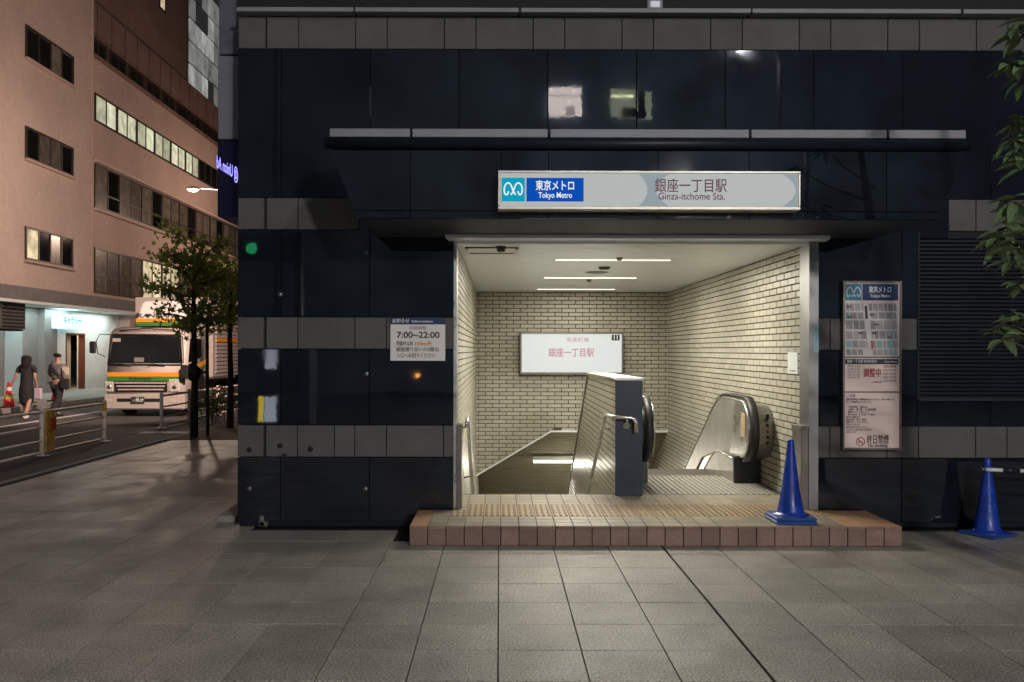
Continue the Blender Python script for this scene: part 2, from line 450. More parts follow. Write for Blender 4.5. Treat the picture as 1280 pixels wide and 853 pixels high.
# cladding panels
def panel(x0, x1, z0, z1, m, name):
    if x1-x0 < .03 or z1-z0 < .02: return
    g_ = .0035 if m is M['band'] else .002
    mb = MB(); hx, hz = (x1-x0)/2-g_, (z1-z0)/2-g_
    mb.bbox(-hx, hx, 0, .03, -hz, hz, .003)
    o = inst(name, mb.mesh(name, m), SB, ((x0+x1)/2, YF, (z0+z1)/2), (random.uniform(-.0012,.0012), 0, random.uniform(-.0012,.0012)))
def row(z_hi, z_lo, joints, m, name, spans):
    for (a, b) in spans:
        xs = sorted(set([a, b] + [j for j in joints if a+.08 < j < b-.08]))
        for p, q in zip(xs[:-1], xs[1:]): panel(p, q, z_lo, z_hi, m, name)
jb = []
for k in range(-1, 12): jb += [X(372+111*k, YF), X(443.5+111*k, YF)]
jd = [X(351+111*k, YF) for k in range(0, 12)]
full = [(XL, XR)]
sides = [(XL, OX0), (OX1, XR)]
left = [(XL, OX0)]; 
SX0 = X(1147, YF)                    # shutter bay
rmid = [(XL, OX0), (OX1, SX0)]
row(zc(22), zc(62), [X(331.5, YF)]+jb, M['band'], 'band_stone', full)
row(zc(62), zc(248), jd, M['granite'], 'granite_panel', full)
row(zc(248), zc(288), [X(330, YF)]+jb, M['band'], 'band_stone', [(XL, X(448, YF)), (X(1186, YF), XR)])
row(zc(248), OZ+.004, jd, M['granite'], 'granite_panel', [(X(448, YF), X(1186, YF))])
row(zc(288), zc(397), jd, M['granite'], 'granite_panel', rmid)
row(zc(397), zc(437), [X(330, YF)]+jb, M['band'], 'band_stone', rmid)
row(zc(437), zc(532), jd, M['granite'], 'granite_panel', rmid)
row(zc(497), zc(533), jd, M['granite'], 'granite_panel', [(SX0, XR)])
row(zc(532), zc(572), [X(330, YF), X(418, YF)]+jb, M['band'], 'band_stone', sides)
row(zc(572), .045, jd, M['granite'], 'granite_panel', sides)
for a_, b_ in ((XL+.02, -.74), (3.31, XR)): MB().box(a_, b_, YF+.012, YF+.03, 0, .045).build('plinth', M['granite_matt'], SB)
# fixing plugs on the lower bands and corner plates
mb = MB()
for px, py in ((312,563),(350,558),(356,571),(388,562)):
    mb.lathe([(.0,-.004),(.022,-.004),(.026,0)], (X(px, YF), YF, zc(py)), 12, 'y')
mb.build('fixing_plug', M['joint'], SB)
mb = MB()
for px, py in ((312,612),(457,612),(350,369),(458,316),(458,468)):
    mb.lathe([(.0,-.005),(.018,-.005),(.022,0)], (X(px, YF), YF, zc(py)), 12, 'y')
mb.build('fixing_cap', M['steel_dk'], SB)
o = MB().box(X(326, YF), X(331, YF), YF-.02, YF+.02, .01, .10).bbox(X(326, YF)-.01, X(336, YF), YF-.02, YF, .0, .05, .004).build('corner_plate', M['steel'], SB)
# parapet ledge segments above the top band
for a, b in ((299, 443), (445, 647), (650, 934), (936, 1194), (1197, 1400)):
    MB().bbox(X(a, YF), X(b, YF), YF-.10, YF+.05, zc(20.5), zc(15), .004).build('parapet_ledge', M['ledge'], SB)
MB().box(XL+.02, XR, YF+.04, YF+.5, zc(22)+.012, zc(15)).build('ledge_core', M['joint'], SB)
MB().box(XL+.1, XR, YF+1.4, YF+4, 4.6, 9.5).build('upper_wall', M['darkwall'], SB)
for px, wd in ((700, 80), (352, 18), (1212, 14)):
    MB().box(X(px-wd/2, YF), X(px+wd/2, YF), YF+.1, YF+.25, zc(15), zc(9)).build('roof_vent', M['greysign'], SB)
fl = thing('parapet_floodlight', 'small pale floodlight standing on the parapet above the station sign', 'floodlight', (X(818, YF), YF, zc(15)))
MB().bbox(X(808, YF), X(828, YF), YF+.0, YF+.15, zc(11.5), zc(-1), .008).build('lamp_body', M['ledge'], fl)
MB().bbox(X(812, YF), X(824, YF), YF-.012, YF, zc(9), zc(1), .004).build('lens', mat('lit_lens', (.4,.4,.4), .4, emit=(.8,.85,.9), es=.35), fl)
MB().box(X(814, YF), X(822, YF), YF+.05, YF+.1, zc(15.2), zc(11)).build('bracket', M['steel_dk'], fl)

# hood over the entrance
YH = 6.86
zh = lambda y: Z(y, YH); xh = lambda x: X(x, YH)
HD = part_empty('entrance_hood', SB, (1.3, YH, 2.63))
hz0 = 2.632
pts = [(xh(412), zh(188)), (xh(1208), zh(188)), (xh(1172), hz0), (xh(446), hz0)]
# front cladding split into panels
cuts = [412, 512, 626, 685, 822, 936, 1108, 1208]
def xat(px, t):   # slanted ends
    lo = 446 if px == 412 else (1172 if px == 1208 else px)
    return xh(px)*(1-t) + xh(lo)*t
for a, b in zip(cuts[:-1], cuts[1:]):
    t1 = .88
    za, zb = zh(188)-.004, hz0*t1+zh(188)*(1-t1)
    MB().prism([(xat(a,0)+.003, za), (xat(b,0)-.003, za), (xat(b,t1)-.003, zb), (xat(a,t1)+.003, zb)], 'y', YH, YH+.03).build('hood_panel', M['granite'], HD)
    MB().prism([(xat(a,t1)+.003, zb-.006), (xat(b,t1)-.003, zb-.006), (xat(b,1)-.003, hz0+.003), (xat(a,1)+.003, hz0+.003)], 'y', YH+.002, YH+.03).build('hood_panel', M['granite'], HD)
MB().prism([(p[0]*.999, p[1]) for p in pts], 'y', YH+.028, YF-.002).build('hood_core', mat('honed_soffit_granite', (.035,.042,.058), .6, spec=.3, noise=(60,.2)), HD)
MB().tube([(xh(406), YH, zh(180)), (xh(1212), YH, zh(180))], .046, 12).build('top_moulding', M['granite_matt'], HD)
for a, b in ((412, 512), (515, 684), (687, 935), (938, 1107), (1110, 1206)):
    MB().bbox(xh(a), xh(b), YH-.02, YH+.25, zh(172.5), zh(162), .004).build('ledge_stone', M['ledge'], HD)
MB().box(xh(414), xh(1204), YH+.03, YF, zh(186), zh(164)).build('ledge_back', M['joint'], HD)
# metal soffit strip next to the wall
MB().prism([(X(556,7.78), 7.78), (X(1038,7.78), 7.78), (X(1032, YF), YF-.002), (X(561,YF), YF-.002)], 'z', OZ-.030, OZ+.0).build('soffit_strip', M['ceil'], HD)

# entrance surround
EN = part_empty('entrance_frame', SB, (1.2, YF, .16))
FZ = .163
MB().box(OX0, OX0+.028, YF-.012, YF+.24, FZ, OZ-.03).build('jamb', M['steel'], EN)
MB().box(OX1-.085, OX1, YF-.012, YF+.24, FZ, OZ-.03).build('jamb', mat('weathered_steel', (.30,.30,.30), .4, metal=.9, noise=(3,.15)), EN)
MB().box(OX1-.045, OX1+.001, YF-.016, YF-.0125, zc(440), zc(406)).build('reflector_plate', mat('pale_plate',(.35,.55,.6),.3), EN)
MB().bbox(OX0+.030, OX0+.075, YF-.008, YF+.20, FZ, zc(531), .004).build('guard_plate', M['steel_dk'], EN)
MB().bbox(OX1-.155, OX1-.087, YF-.01, YF+.24, FZ, zc(532), .004).build('guard_plate', M['steel_dk'], EN)
MB().box(OX0+.028, OX1-.085, YF-.002, YF+.14, OZ-.055, OZ-.0).build('head_lining', M['ceil'], EN)
MB().box(OX0+.028, OX1-.085, YF+.142, YF+.17, OZ-.052, OZ-.0).build('shutter_slot', M['joint'], EN)

# step platform
SY = 7.22; SX_0, SX_1 = -.735, 3.315
ST = thing('entrance_step', 'low tiled step with terracotta riser and buff tread in front of the entrance', 'step', (1.29, 7.6, 0))
MB().box(SX_0+.012, SX_1-.012, SY+.012, YF+.02, 0.0, FZ-.008).box(OX0, OX1, YF+.02, 8.80, -.2, FZ-.008).build('step_core', M['joint'], ST)
MB().box(SX_0+.02, SX_1-.02, SY+.02, SY+.04, 0, .02).build('step_foot', M['joint'], ST)
tw = (SX_1-SX_0)/27
riser = MB().bbox(-tw/2+.003, tw/2-.003, 0, .014, 0, FZ-.030, .003).mesh('riser_tile', M['steptile'])
nose = MB().bbox(-tw/2+.003, tw/2-.003, 0, .016, 0, .026, .004).mesh('nosing_tile', M['steptile'])
for i in range(27):
    x = SX_0 + (i+.5)*tw
    inst('riser_tile', riser, ST, (x, SY+random.uniform(-.001,.001), .003))
    inst('nosing_tile', nose, ST, (x, SY-.001, FZ-.0275))
# side risers
for xx, sg in ((SX_0, 1), (SX_1, -1)):
    for j in range(5):
        MB().bbox(xx-(.0 if sg > 0 else .014), xx+(.014 if sg > 0 else 0), SY+.018+j*.15, SY+.162+j*.15, .003, FZ-.003, .003).build('side_tile', M['steptile'], ST)
# treads: 3 rows of .145, then the tactile strip, then the inner floor
def tread(mname): return MB().bbox(-tw/2+.0025, tw/2-.0025, -.068, .068, -.010, 0, .002).mesh('tread_tile', M[mname])
t_b, t_e = tread('toptile'), tread('endtile')
rows = [SY+.017+.0705+k*.141 for k in range(3)]
TY0, TY1 = SY+.017+3*.141, 8.23
for y in rows:
    for i in range(27):
        x = SX_0 + (i+.5)*tw
        inst('tread_tile', t_e if (i == 0 or i > 23) else t_b, ST, (x, y, FZ+random.uniform(-.0006,.0006)))
# side wings beside the tactile strip
for i in (0, 1, 25, 26):
    for j in range(2):
        x = SX_0 + (i+.5)*tw; y = TY0+.0705+j*.141
        if y+.07 > YF: continue
        inst('tread_tile', t_b if i in (1,) else t_e, ST, (x, y, FZ))
# tactile tiles: three guide bars or round studs to a tile
td = (TY1-TY0)/4
def tac(kind):
    mb = MB(); mb.box(-tw/2+.0025, tw/2-.0025, -td/2+.0025, td/2-.0025, -.01, .0)
    return mb.mesh('tactile_tile', M['tactile'])
tacm = tac(0)
barm = MB()
for bx in (-.05, 0, .05): barm.bbox(bx-.011, bx+.011, -td/2+.001, td/2-.001, 0, .005, .002)
barm = barm.mesh('guide_bars', M['tacbar'])
stm = MB()
for bx in (-.05, 0, .05):
    for by in (-.05, 0, .05): stm.lathe([(.019,0),(.014,.005),(.0001,.0052)], (bx, by*td/.15, 0), 8)
stm = stm.mesh('guide_studs', M['tacbar'])
for i in range(2, 25):
    for j in range(4):
        x = SX_0 + (i+.5)*tw; y = TY0+td*(j+.5)
        if x > OX1-.10 and y+td/2 > YF-.01: continue
        if x-tw/2 < OX0 and y > YF-.08:
            r_ = x+tw/2; inst('tread_tile', t_b, ST, ((r_+OX0+.03)/2, y, FZ), (0, 0, 0), ((r_-OX0-.03)/tw, .9, 1)); continue
        t = inst('tactile_tile', tacm, ST, (x, y, FZ+.001))
        inst('guide_bars' if i < 12 else 'guide_studs', barm if i < 12 else stm, t, (x, y, FZ+.001))
# inner floor
FL = MB().box(-.415, 2.87, 8.235, 8.80, -.2, FZ-.012).build('entrance_floor', M['joint']); tag(FL, kind='structure')
for i in range(2, 25):
    for j in range(4):
        x = SX_0 + (i+.5)*tw; y = TY1+.072+j*.1435
        if x > 1.15 and y > 8.8: continue
        sx_ = 1.0
        if x-tw/2 < OX0+.03: r_ = x+tw/2; sx_ = (r_-OX0-.03)/tw; x = (r_+OX0+.03)/2
        inst('floor_tile', t_b, FL, (x, y, FZ), (0, 0, 0), (sx_, 1, 1))
MB().box(-.40, 1.15, 8.802, 8.83, FZ-.1, FZ+.002).build('stair_nosing', M['steel_dk'], FL)

# ---------------- stairwell
XW0, XW1 = -.40, 2.865
YB = 14.94
CEIL = 2.60
C_ = MB().box(XW0-.1, XW1+.1, YF+.17, YB+.2, CEIL, CEIL+.06).build('entrance_ceiling', M['ceil']); tag(C_, kind='structure')
for k in range(22):     # ceiling cassette joints, real grooves between strips
    y = 8.2+k*.305
    MB().box(XW0, XW1, y, y+.300, CEIL-.006, CEIL-.0005).build('ceiling_strip', M['ceil'], C_)
BL, BH, BG = .235, .0675, .0125
def bm_(l): return MB().bbox(-l/2, l/2, -.008, .0, -BH/2+BG/2, BH/2-BG/2, .002).mesh('brick', M['brick'])
bfull = bm_(BL-BG)
def brick_wall(root, origin, direction, normal_rot, length, z0, z1, inside, limit, score, u0=0.0):
    """origin: corner; direction: unit vector along the wall; bricks half-lapped"""
    items = []
    nrow = int((z1-z0)/BH)+1
    for r in range(nrow):
        zc_ = z1 - (r+.5)*BH
        off = (r % 2)*BL/2
        u = -BL + off + u0
        while u < length:
            a, b = max(u, 0), min(u+BL, length)
            if b-a > .03:
                c = inside(a, b, zc_)
                if c:
                    a, b = c
                    if b-a > .03: items.append((a, b, zc_))
            u += BL
    items.sort(key=lambda t: score(t))
    st = MB()
    ang = normal_rot
    for k, (a, b, z) in enumerate(items):
        p = Vector(origin) + Vector(direction)*((a+b)/2); p.z = z
        L_ = b-a-BG
        if k < limit:
            if abs(L_-(BL-BG)) < .002: inst('brick', bfull, root, p, (0, 0, ang))
            else: inst('brick', bfull, root, p, (0, 0, ang), (L_/(BL-BG), 1, 1))
        else:
            bmq = MB().bbox(-L_/2, L_/2, -.008, 0, -BH/2+BG/2, BH/2-BG/2, .0018)
            rot = Matrix.Rotation(ang, 4, 'Z')
            st.add([(rot @ Vector(v)) + p for v in bmq.v], bmq.f)
    if st.v:
        o = st.build('further_bricks', M['brick'], root, fix=False); tag(o, kind='stuff')
# back wall (bottom edge: flat, then a diagonal falling to the left corner)
bx = lambda px: X(px, YB)
zb_flat = Z(538, YB); zb_low = Z(594, YB); xb_diag = bx(689)
BW = thing('back_wall', 'ivory brick-tiled back wall of the stairwell, cut diagonally above the stairs', 'wall', (1.2, YB, zb_flat))
MB().prism([(XW0, CEIL), (XW0, zb_low), (xb_diag, zb_flat), (XW1, zb_flat), (XW1, CEIL)], 'y', YB, YB+.25).build('grout_backing', M['grout'], BW)
clipped = MB()
def clip_diag(x0, x1, z0, z1):
    # keep the part of the brick above the diagonal edge
    nx, nz = -(zb_flat-zb_low), (xb_diag-XW0)
    l = math.hypot(nx, nz); nx /= l; nz /= l
    poly = [(x0,z0),(x1,z0),(x1,z1),(x0,z1)]; out = []
    f = lambda p: (p[0]-XW0)*nx + (p[1]-zb_low)*nz - .004
    for i in range(4):
        p, q = poly[i], poly[(i+1) % 4]; a, b = f(p), f(q)
        if a >= 0: out.append(p)
        if a*b < 0: t = a/(a-b); out.append((p[0]+(q[0]-p[0])*t, p[1]+(q[1]-p[1])*t))
    return out
def ins_back(a, b, z):
    x0, x1 = XW0+a, XW0+b
    if z-BH/2 < zb_flat+.002:
        p_ = clip_diag(x0+BG/2, x1-BG/2, z-BH/2+BG/2, z+BH/2-BG/2)
        p_ = [(q[0], q[1]) for q in p_ if True]
        if x0 > xb_diag-.02:
            if z+BH/2 < zb_flat+.01: return None
            p_ = [(x0+BG/2, max(z-BH/2+BG/2, zb_flat)), (x1-BG/2, max(z-BH/2+BG/2, zb_flat)), (x1-BG/2, z+BH/2-BG/2), (x0+BG/2, z+BH/2-BG/2)]
        if len(p_) >= 3: clipped.prism(p_, 'y', YB-.008, YB)
        return None
    return (x0-XW0, x1-XW0)
brick_wall(BW, (XW0, YB, 0), (1, 0, 0), 0, XW1-XW0, zb_low, CEIL-.01, ins_back, 300, lambda t: (0 if t[2] > .9 else 1, random.random()), u0=.05)
o = clipped.build('cut_bricks', M['brick'], BW); tag(o, kind='stuff')
MB().prism([(XW0, zb_low-.03), (xb_diag, zb_flat-.03), (XW1, zb_flat-.03), (XW1, zb_flat+.0), (xb_diag, zb_flat+.0), (XW0, zb_low+.0)], 'y', YB-.03, YB+.26).build('edge_trim', M['ceil'], BW)
# side walls
def sidewall(name, label, xw, sgn, limit):
    Wt = thing(name, label, 'wall', (xw, 11, 0))
    y0 = YF+.24
    if sgn > 0: MB().box(xw, xw+.2, y0, 19, -4.5, CEIL).build('grout_backing', M['grout'], Wt)
    else: MB().box(xw-.2, xw, y0, 19, -4.5, CEIL).build('grout_backing', M['grout'], Wt)
    org = (xw, y0, 0); ln = 19-y0
    slope0 = 9.6
    def ins(a, b, z):
        y = y0+(a+b)/2
        if z < FZ-.05 and y < 8.8+(FZ-z)*.9 : return None
        # hidden beyond the far ceiling
        if y > YB+.3 and z > zb_flat+.1: return None
        if z < FZ - (y-8.8)*.62 - .3: return None
        return (a, b)
    if sgn > 0: brick_wall(Wt, org, (0, 1, 0), R(-90), ln, -4.0, CEIL-.01, ins, limit, lambda t: t[0])
    else: brick_wall(Wt, org, (0, 1, 0), R(90), ln, -4.0, CEIL-.01, ins, limit, lambda t: t[0])
    return Wt
RW = sidewall('side_wall', 'ivory brick-tiled wall to the right of the escalator', XW1, 1, 300)
LW = sidewall('side_wall', 'ivory brick-tiled wall to the left of the stairs, seen edge-on', XW0, -1, 120)

# ribbed sloping ceiling beyond the back wall
RC = thing('sloping_ceiling', 'olive grey ribbed panelling sloping down beyond the back wall above the stairs', 'ceiling', (1, 15.3, 0))
sl = MB(); a = R(30)
for k in range(52):
    d = k*.09
    y = YB+.02 + d*math.cos(a); z = zb_flat-.005 - d*math.sin(a)
    y2 = YB+.02+(d+.052)*math.cos(a); z2 = zb_flat-.005-(d+.052)*math.sin(a)
    sl.prism([(y, z), (y2, z2), (y2+.02, z2+.05), (y+.02, z+.05)], 'x', XW0, XW1)
o = sl.build('ceiling_slats', M['slat'], RC); tag(o, kind='stuff')
MB().prism([(YB+.05, zb_flat+.015), (YB+4.2, zb_flat-2.38), (YB+4.2, zb_flat-2.1), (YB+.05, zb_flat+.3)], 'x', XW0-.1, XW1+.1).build('slat_backing', M['joint'], RC)
MB().box(XW0-.1, XW1+.1, 18.5, 18.7, -4.6, -1).build('end_wall', M['slat'], RC)

# stairs
STR = thing('staircase', 'flight of concrete stairs going down from the entrance floor', 'stairs', (.38, 9, 0))
for k in range(24):
    MB().bbox(XW0+.0, 1.15, 8.83+k*.29, 8.83+(k+1)*.29, -4.8, FZ-.168*(k+1), .004).build('tread', M['concrete'], STR)
o = MB().box(XW0-.3, XW1+.3, 8.7, 19, -5.0, -4.81).build('lower_floor', M['concrete']); tag(o, kind='structure')

# partition between stairs and escalator
PX0, PX1, PY0 = 1.158, 1.42, 8.73
PT = thing('stair_partition', 'brick-tiled divider with a navy end face between stairs and escalator', 'partition wall', (1.29, PY0, FZ))
ptop = 1.306
prof = [(PY0+.03, FZ-.01), (PY0+.03, ptop), (11.47, ptop-.02), (14.8, -.80), (18.4, -3.05), (18.4, -4.7), (8.85, -4.7), (8.85, FZ-.01)]
MB().prism(prof, 'x', PX0+.009, PX1-.002).build('grout_backing', M['grout'], PT)
MB().bbox(PX0-.004, PX1+.004, PY0, PY0+.03, FZ, ptop+.004, .004).build('end_panel', M['navy'], PT)
MB().prism([(PY0-.003, ptop+.005), (11.48, ptop-.015), (11.48, ptop+.010), (PY0-.003, ptop+.030)], 'x', PX0-.012, PX1+.012).build('top_cap', M['steel_sat'], PT)
MB().prism([(11.482, ptop-.015), (18.4, -3.05), (18.4, -3.02), (11.482, ptop+.012)], 'x', PX0-.012, PX1+.012).build('sloping_cap', M['steel_sat'], PT)
def ins_p(a_, b_, z):
    y0_, y1_ = PY0+.03+a_, PY0+.03+b_
    def top(y): return ptop-.02 if y < 11.47 else ptop-.02-(y-11.47)*.631
    if z+BH/2 > top(y1_): 
        ymax = 11.47+(ptop-.02-(z+BH/2))/.631
        y1_ = min(y1_, ymax)
        if y1_-y0_ < .03: return None
    if z < FZ-.1-(y0_-8.8)*.62: return None
    return (y0_-PY0-.03, y1_-PY0-.03)
# bricks face -X here: rotate so local -Y points to -X
brick_wall(PT, (PX0+.009, PY0+.03, 0), (0, 1, 0), R(-90), 9.0, -2.2, ptop-.005, ins_p, 300, lambda t: t[0])
# handrails
def rail(root, pts, r=.019, mname='steel'):
    MB().tube(pts, r, 10).build('rail', M[mname], root)
H1 = thing('handrail', 'steel handrail on the divider, bending round its navy end', 'handrail', (1.05, 8.8, 0))
hr = 1.095
zt = Z(522, 9.0)
pts = [(1.35, PY0-.07, .80), (1.35, PY0-.07, .89), (1.335, PY0-.07, .925), (1.30, PY0-.07, .945), (1.12, PY0-.07, .95), (hr, PY0-.06, .955), (1.085, 8.78, .957), (1.082, 8.95, .945)]
yy = 8.95
for k in range(1, 12): pts.append((1.082, yy+k*.3, .945-k*.3*.6))
rail(H1, pts, .021)
for (p, q) in (((1.082, 9.05, .86), (PX0+.01, 9.05, .80)), ((1.082, 10.3, .11), (PX0+.01, 10.3, .05)), ((1.082, 11.6, -.66), (PX0+.01, 11.6, -.72))):
    MB().tube([p, (p[0], p[1], p[2]-.06), q], .009, 8).build('bracket', M['steel'], H1)
MB().tube([(1.26, PY0-.07, .945), (1.26, PY0-.07, .88), (1.26, PY0, .86)], .009, 8).build('bracket', M['steel'], H1)
MB().lathe([(.0001,-.006),(.032,-.006),(.034,0)], (1.26, PY0-.001, .86), 14, 'y').build('wall_plate', M['steel'], H1)
H2 = thing('handrail', 'steel handrail running down the left wall of the stairs', 'handrail', (XW0+.08, 8.6, 0))
pts = [(XW0+.085, 8.55, .86), (XW0+.085, 8.56, .91), (XW0+.085, 8.62, .93), (XW0+.085, 8.8, .92)]
for k in range(1, 14): pts.append((XW0+.085, 8.8+k*.3, .92-k*.3*.6))
rail(H2, pts, .021)
for y in (8.7, 9.9, 11.1):
    z = .92-max(0, y-8.8)*.6
    MB().tube([(XW0+.085, y, z-.015), (XW0+.085, y, z-.07), (XW0, y, z-.09)], .009, 8).build('bracket', M['steel_dk'], H2)
MB().bbox(XW0, XW0+.05, 8.5, 8.56, .80, .90, .005).build('end_bracket', M['steel_dk'], H2)

# ---------------- escalator
ES = thing('escalator', 'narrow escalator with stainless balustrades going down beside the divider', 'escalator', (2.1, 9.5, FZ))
def arcp(cy, cz, r, a0, a1, n=14): return [(cy+r*math.cos(R(a0+(a1-a0)*i/n)), cz+r*math.sin(R(a0+(a1-a0)*i/n))) for i in range(n+1)]
# handrail loop in (y,z): front arc, flat, bend, slope
def loop(rr, off=0):
    cy, cz = 9.37, .775
    f = arcp(cy, cz, rr, 270, 90, 18)
    top = cz+rr
    bend = [(10.05, top), (10.25, top-.015), (10.45, top-.07), (10.62, top-.15)]
    slope = [(10.62+d, top-.15-d*.6) for d in (1, 2.5, 4.5, 6)]
    return f, bend, slope
def balustrade(x_in, x_out, sgn, root):
    f, b, s = loop(.30)
    outer = f + b + s
    # closed panel polygon: follow the loop, come back along the skirt
    back = [(16.62, -2.98), (11.2, .25), (10.35, .44), (9.75, .44), (9.45, .475)]
    poly = outer + back
    MB().prism(poly, 'x', x_in, x_in+sgn*.018).build('inner_panel', M['steel_sat'], root)
    # front portion of the panel, a separate brighter sheet
    MB().prism(arcp(9.37, .775, .275, 262, 98, 14)+[(9.62, 1.05), (9.82, .47)], 'x', x_in-sgn*.003, x_in-sgn*.0005).build('newel_sheet', M['steel'], root)
    # steel bead round the panel
    MB().tube([(x_in-sgn*.002, y, z) for y, z in outer], .009, 6).build('bead', M['steel'], root)
    # track and handrail belt
    f2, b2, s2 = loop(.335)
    rb = f2+b2+s2
    def strip(path, xa, xb, t):
        mb = MB(); n = len(path); vs = []
        for i, (y, z) in enumerate(path):
            a_ = path[max(i-1,0)]; c_ = path[min(i+1,n-1)]
            dy, dz = c_[0]-a_[0], c_[1]-a_[1]; l = math.hypot(dy, dz)
            ny, nz = dz/l, -dy/l
            if i < 1: pass
            for xx, k in ((xa, 1), (xb, 1), (xb, -1), (xa, -1)):
                vs.append((xx, y-ny*k*t/2, z-nz*k*t/2))
        fs = [(i*4+k, i*4+(k+1) % 4, (i+1)*4+(k+1) % 4, (i+1)*4+k) for i in range(n-1) for k in range(4)]
        fs += [(0,1,2,3), ((n-1)*4+3,(n-1)*4+2,(n-1)*4+1,(n-1)*4)]
        mb.add(vs, fs, True); return mb
    xm = x_in+sgn*.055
    strip(rb, xm-.040, xm+.040, .030).build('handrail_belt', M['rubber'], root)
    f3, b3, s3 = loop(.31)
    strip(f3+b3+s3, xm-.030, xm+.030, .022).build('belt_track', M['steel'], root)
    # outer newel housing
    lo, hi = sorted((x_in+sgn*.02, x_out))
    MB().prism(arcp(9.40, .745, .285, 265, 95, 16)+[(10.1, 1.03), (10.5, .93), (16.5, -2.75), (16.5, -3.4), (10.6, .0), (9.7, FZ), (9.62, .46)], 'x', lo, hi).build('newel_housing', M['newel'], root)
    # skirt
    sk = [(9.60, FZ), (9.60, .43), (10.25, .445), (10.45, .40), (10.62, .32), (16.6, -3.1), (16.6, -3.6), (10.6, -.1)]
    MB().prism(sk, 'x', x_in-sgn*.028, x_in-sgn*.001).build('skirt_panel', M['steel_sat'], root)
    MB().tube([(x_in-sgn*.030, y, z) for y, z in sk[1:6]], .008, 6).build('skirt_bead', M['steel'], root)
    MB().box(min(x_in-sgn*.02, x_out), max(x_in-sgn*.02, x_out), 9.58, 9.70, FZ, .44).build('newel_base', mat('dark_newel_base', (.035,.04,.05), .4, noise=(6,.2)), root)
balustrade(2.58, XW1-.015, 1, ES)
balustrade(1.60, PX1+.006, -1, ES)
# label on the right inner panel, buttons on the right newel
MB().box(2.5725, 2.5765, 9.20, 9.36, .70, .95).build('notice_label', mat('buff_label', (.42,.34,.22), .5), ES)
mb = MB()
for k in range(3):
    for j in range(5): mb.box(2.5715, 2.5724, 9.22+k*.045, 9.235+k*.045, .73+j*.042, .755+j*.042)
mb.build('label_print', M['redink'], ES)
for k, zz in enumerate((.83, .77, .71, .65)):
    yy = 9.40-math.sqrt(.285**2-(zz-.745)**2)
    MB().lathe([(.0001,-.008),(.014,-.008),(.018,.004)], (2.785, yy, zz), 12, 'y').build('push_button', M['black'] if k != 1 else M['redink'], ES)
MB().box(2.770, 2.80, 9.12, 9.145, .89, .95).build('key_switch', M['black'], ES)
# landing plate with ribs, comb, steps
MB().box(PX1+.005, XW1-.01, 8.81, 10.16, -.1, FZ-.004).build('landing_plate', mat('dark_plate', (.13,.122,.10), .5), ES)
rb = MB()
n = 24
for k in range(n):
    x = PX1+.06+k*(XW1-PX1-.12)/n
    if 1.62 < x < 2.56 or True:
        y1 = 10.10 if 1.63 < x < 2.54 else 9.55
        rb.box(x, x+.028, 8.83, y1, FZ-.006, FZ+.004)
o = rb.build('plate_ribs', mat('worn_aluminium', (.36,.345,.30), .5, metal=.3), ES); tag(o, kind='stuff')
cb = MB().box(1.62, 2.55, 10.10, 10.13, FZ-.002, FZ+.006)
for k in range(60): cb.box(1.625+k*.0153, 1.633+k*.0153, 10.13, 10.19, FZ-.01, FZ+.004)
o = cb.build('comb', M['steel'], ES); tag(o, kind='stuff')
for k in range(18):
    z = FZ-.02 if k < 2 else FZ-.02-(k-1.4)*.2
    stp = MB().box(1.63, 2.55, 10.16+k*.36, 10.16+(k+1)*.36-.005, z-.2, z).build('escalator_step', M['steel_dk'], ES)

# ---------------- lights in the entrance ceiling
def ceiling_light(y, lab):
    t = thing('ceiling_light', lab, 'ceiling light', (1.235, y, CEIL), 'recessed fluorescent lights in the entrance ceiling')
    MB().box(.60, 1.87, y-.045, y+.045, CEIL-.008, CEIL-.004).build('recess_frame', M['joint'], t)
    MB().bbox(.61, 1.86, y-.022, y+.022, CEIL-.013, CEIL-.0085, .002).build('tube', M['tube'], t)
    return t
ceiling_light(9.58, 'lit fluorescent strip nearest the opening in the entrance ceiling')
ceiling_light(11.94, 'lit fluorescent strip in the middle of the entrance ceiling')
ceiling_light(14.18, 'lit fluorescent strip closest to the back wall in the entrance ceiling')
for y, pw in ((9.58, 108), (11.94, 84), (14.18, 9)):
    area_light('tube_glow', (1.235, y, CEIL-.016), 1.24, .03, pw, (1., .94, .80))
t = thing('stair_light', 'lit fluorescent batten on the sloping ceiling above the stairs', 'ceiling light', (1., 15.8, -.3))
ys = 15.85; zs = zb_flat-(ys-YB)*.577
MB().bbox(.60, 1.90, ys-.06, ys+.06, zs-.10, zs-.02, .006).build('batten', M['white'], t)
MB().tube([(.62, ys-.05, zs-.115), (1.88, ys-.05, zs-.115)], .022, 8).build('tube', M['tube2'], t)
area_light('stair_tube_glow', (1.25, ys-.08, zs-.15), 1.2, .06, 70, (1., .93, .78), (R(-20), 0, 0), None)

def disc(name, x, y, r, m, label, cat, h=.02):
    o = MB().lathe([(.0001, -h), (r*.7, -h), (r, -.003), (r, 0)], (x, y, CEIL-.007), 20).build(name, m); return tag(o, label, cat)
disc('sprinkler_head', X(774, 9.35), 9.35, .035, M['steel_dk'], 'small sprinkler head in the ceiling in front of the first light', 'sprinkler', .03)
disc('smoke_detector', X(755, 10.4), 10.4, .075, M['black'], 'dark round smoke detector between the first two ceiling lights', 'smoke detector', .03)
disc('ceiling_speaker', X(747, 11.0), 11.1, .15, M['steel_dk'], 'wide round speaker grille just before the middle ceiling light', 'speaker', .012)
disc('sprinkler_head', X(736, 12.3), 12.3, .035, M['steel_dk'], 'tiny sprinkler head just behind the middle ceiling light', 'sprinkler', .03)
disc('camera_dome', X(626, 8.38), 8.36, .05, M['black'], 'small dark dome on the ceiling in front of the access hatch', 'security camera', .05)
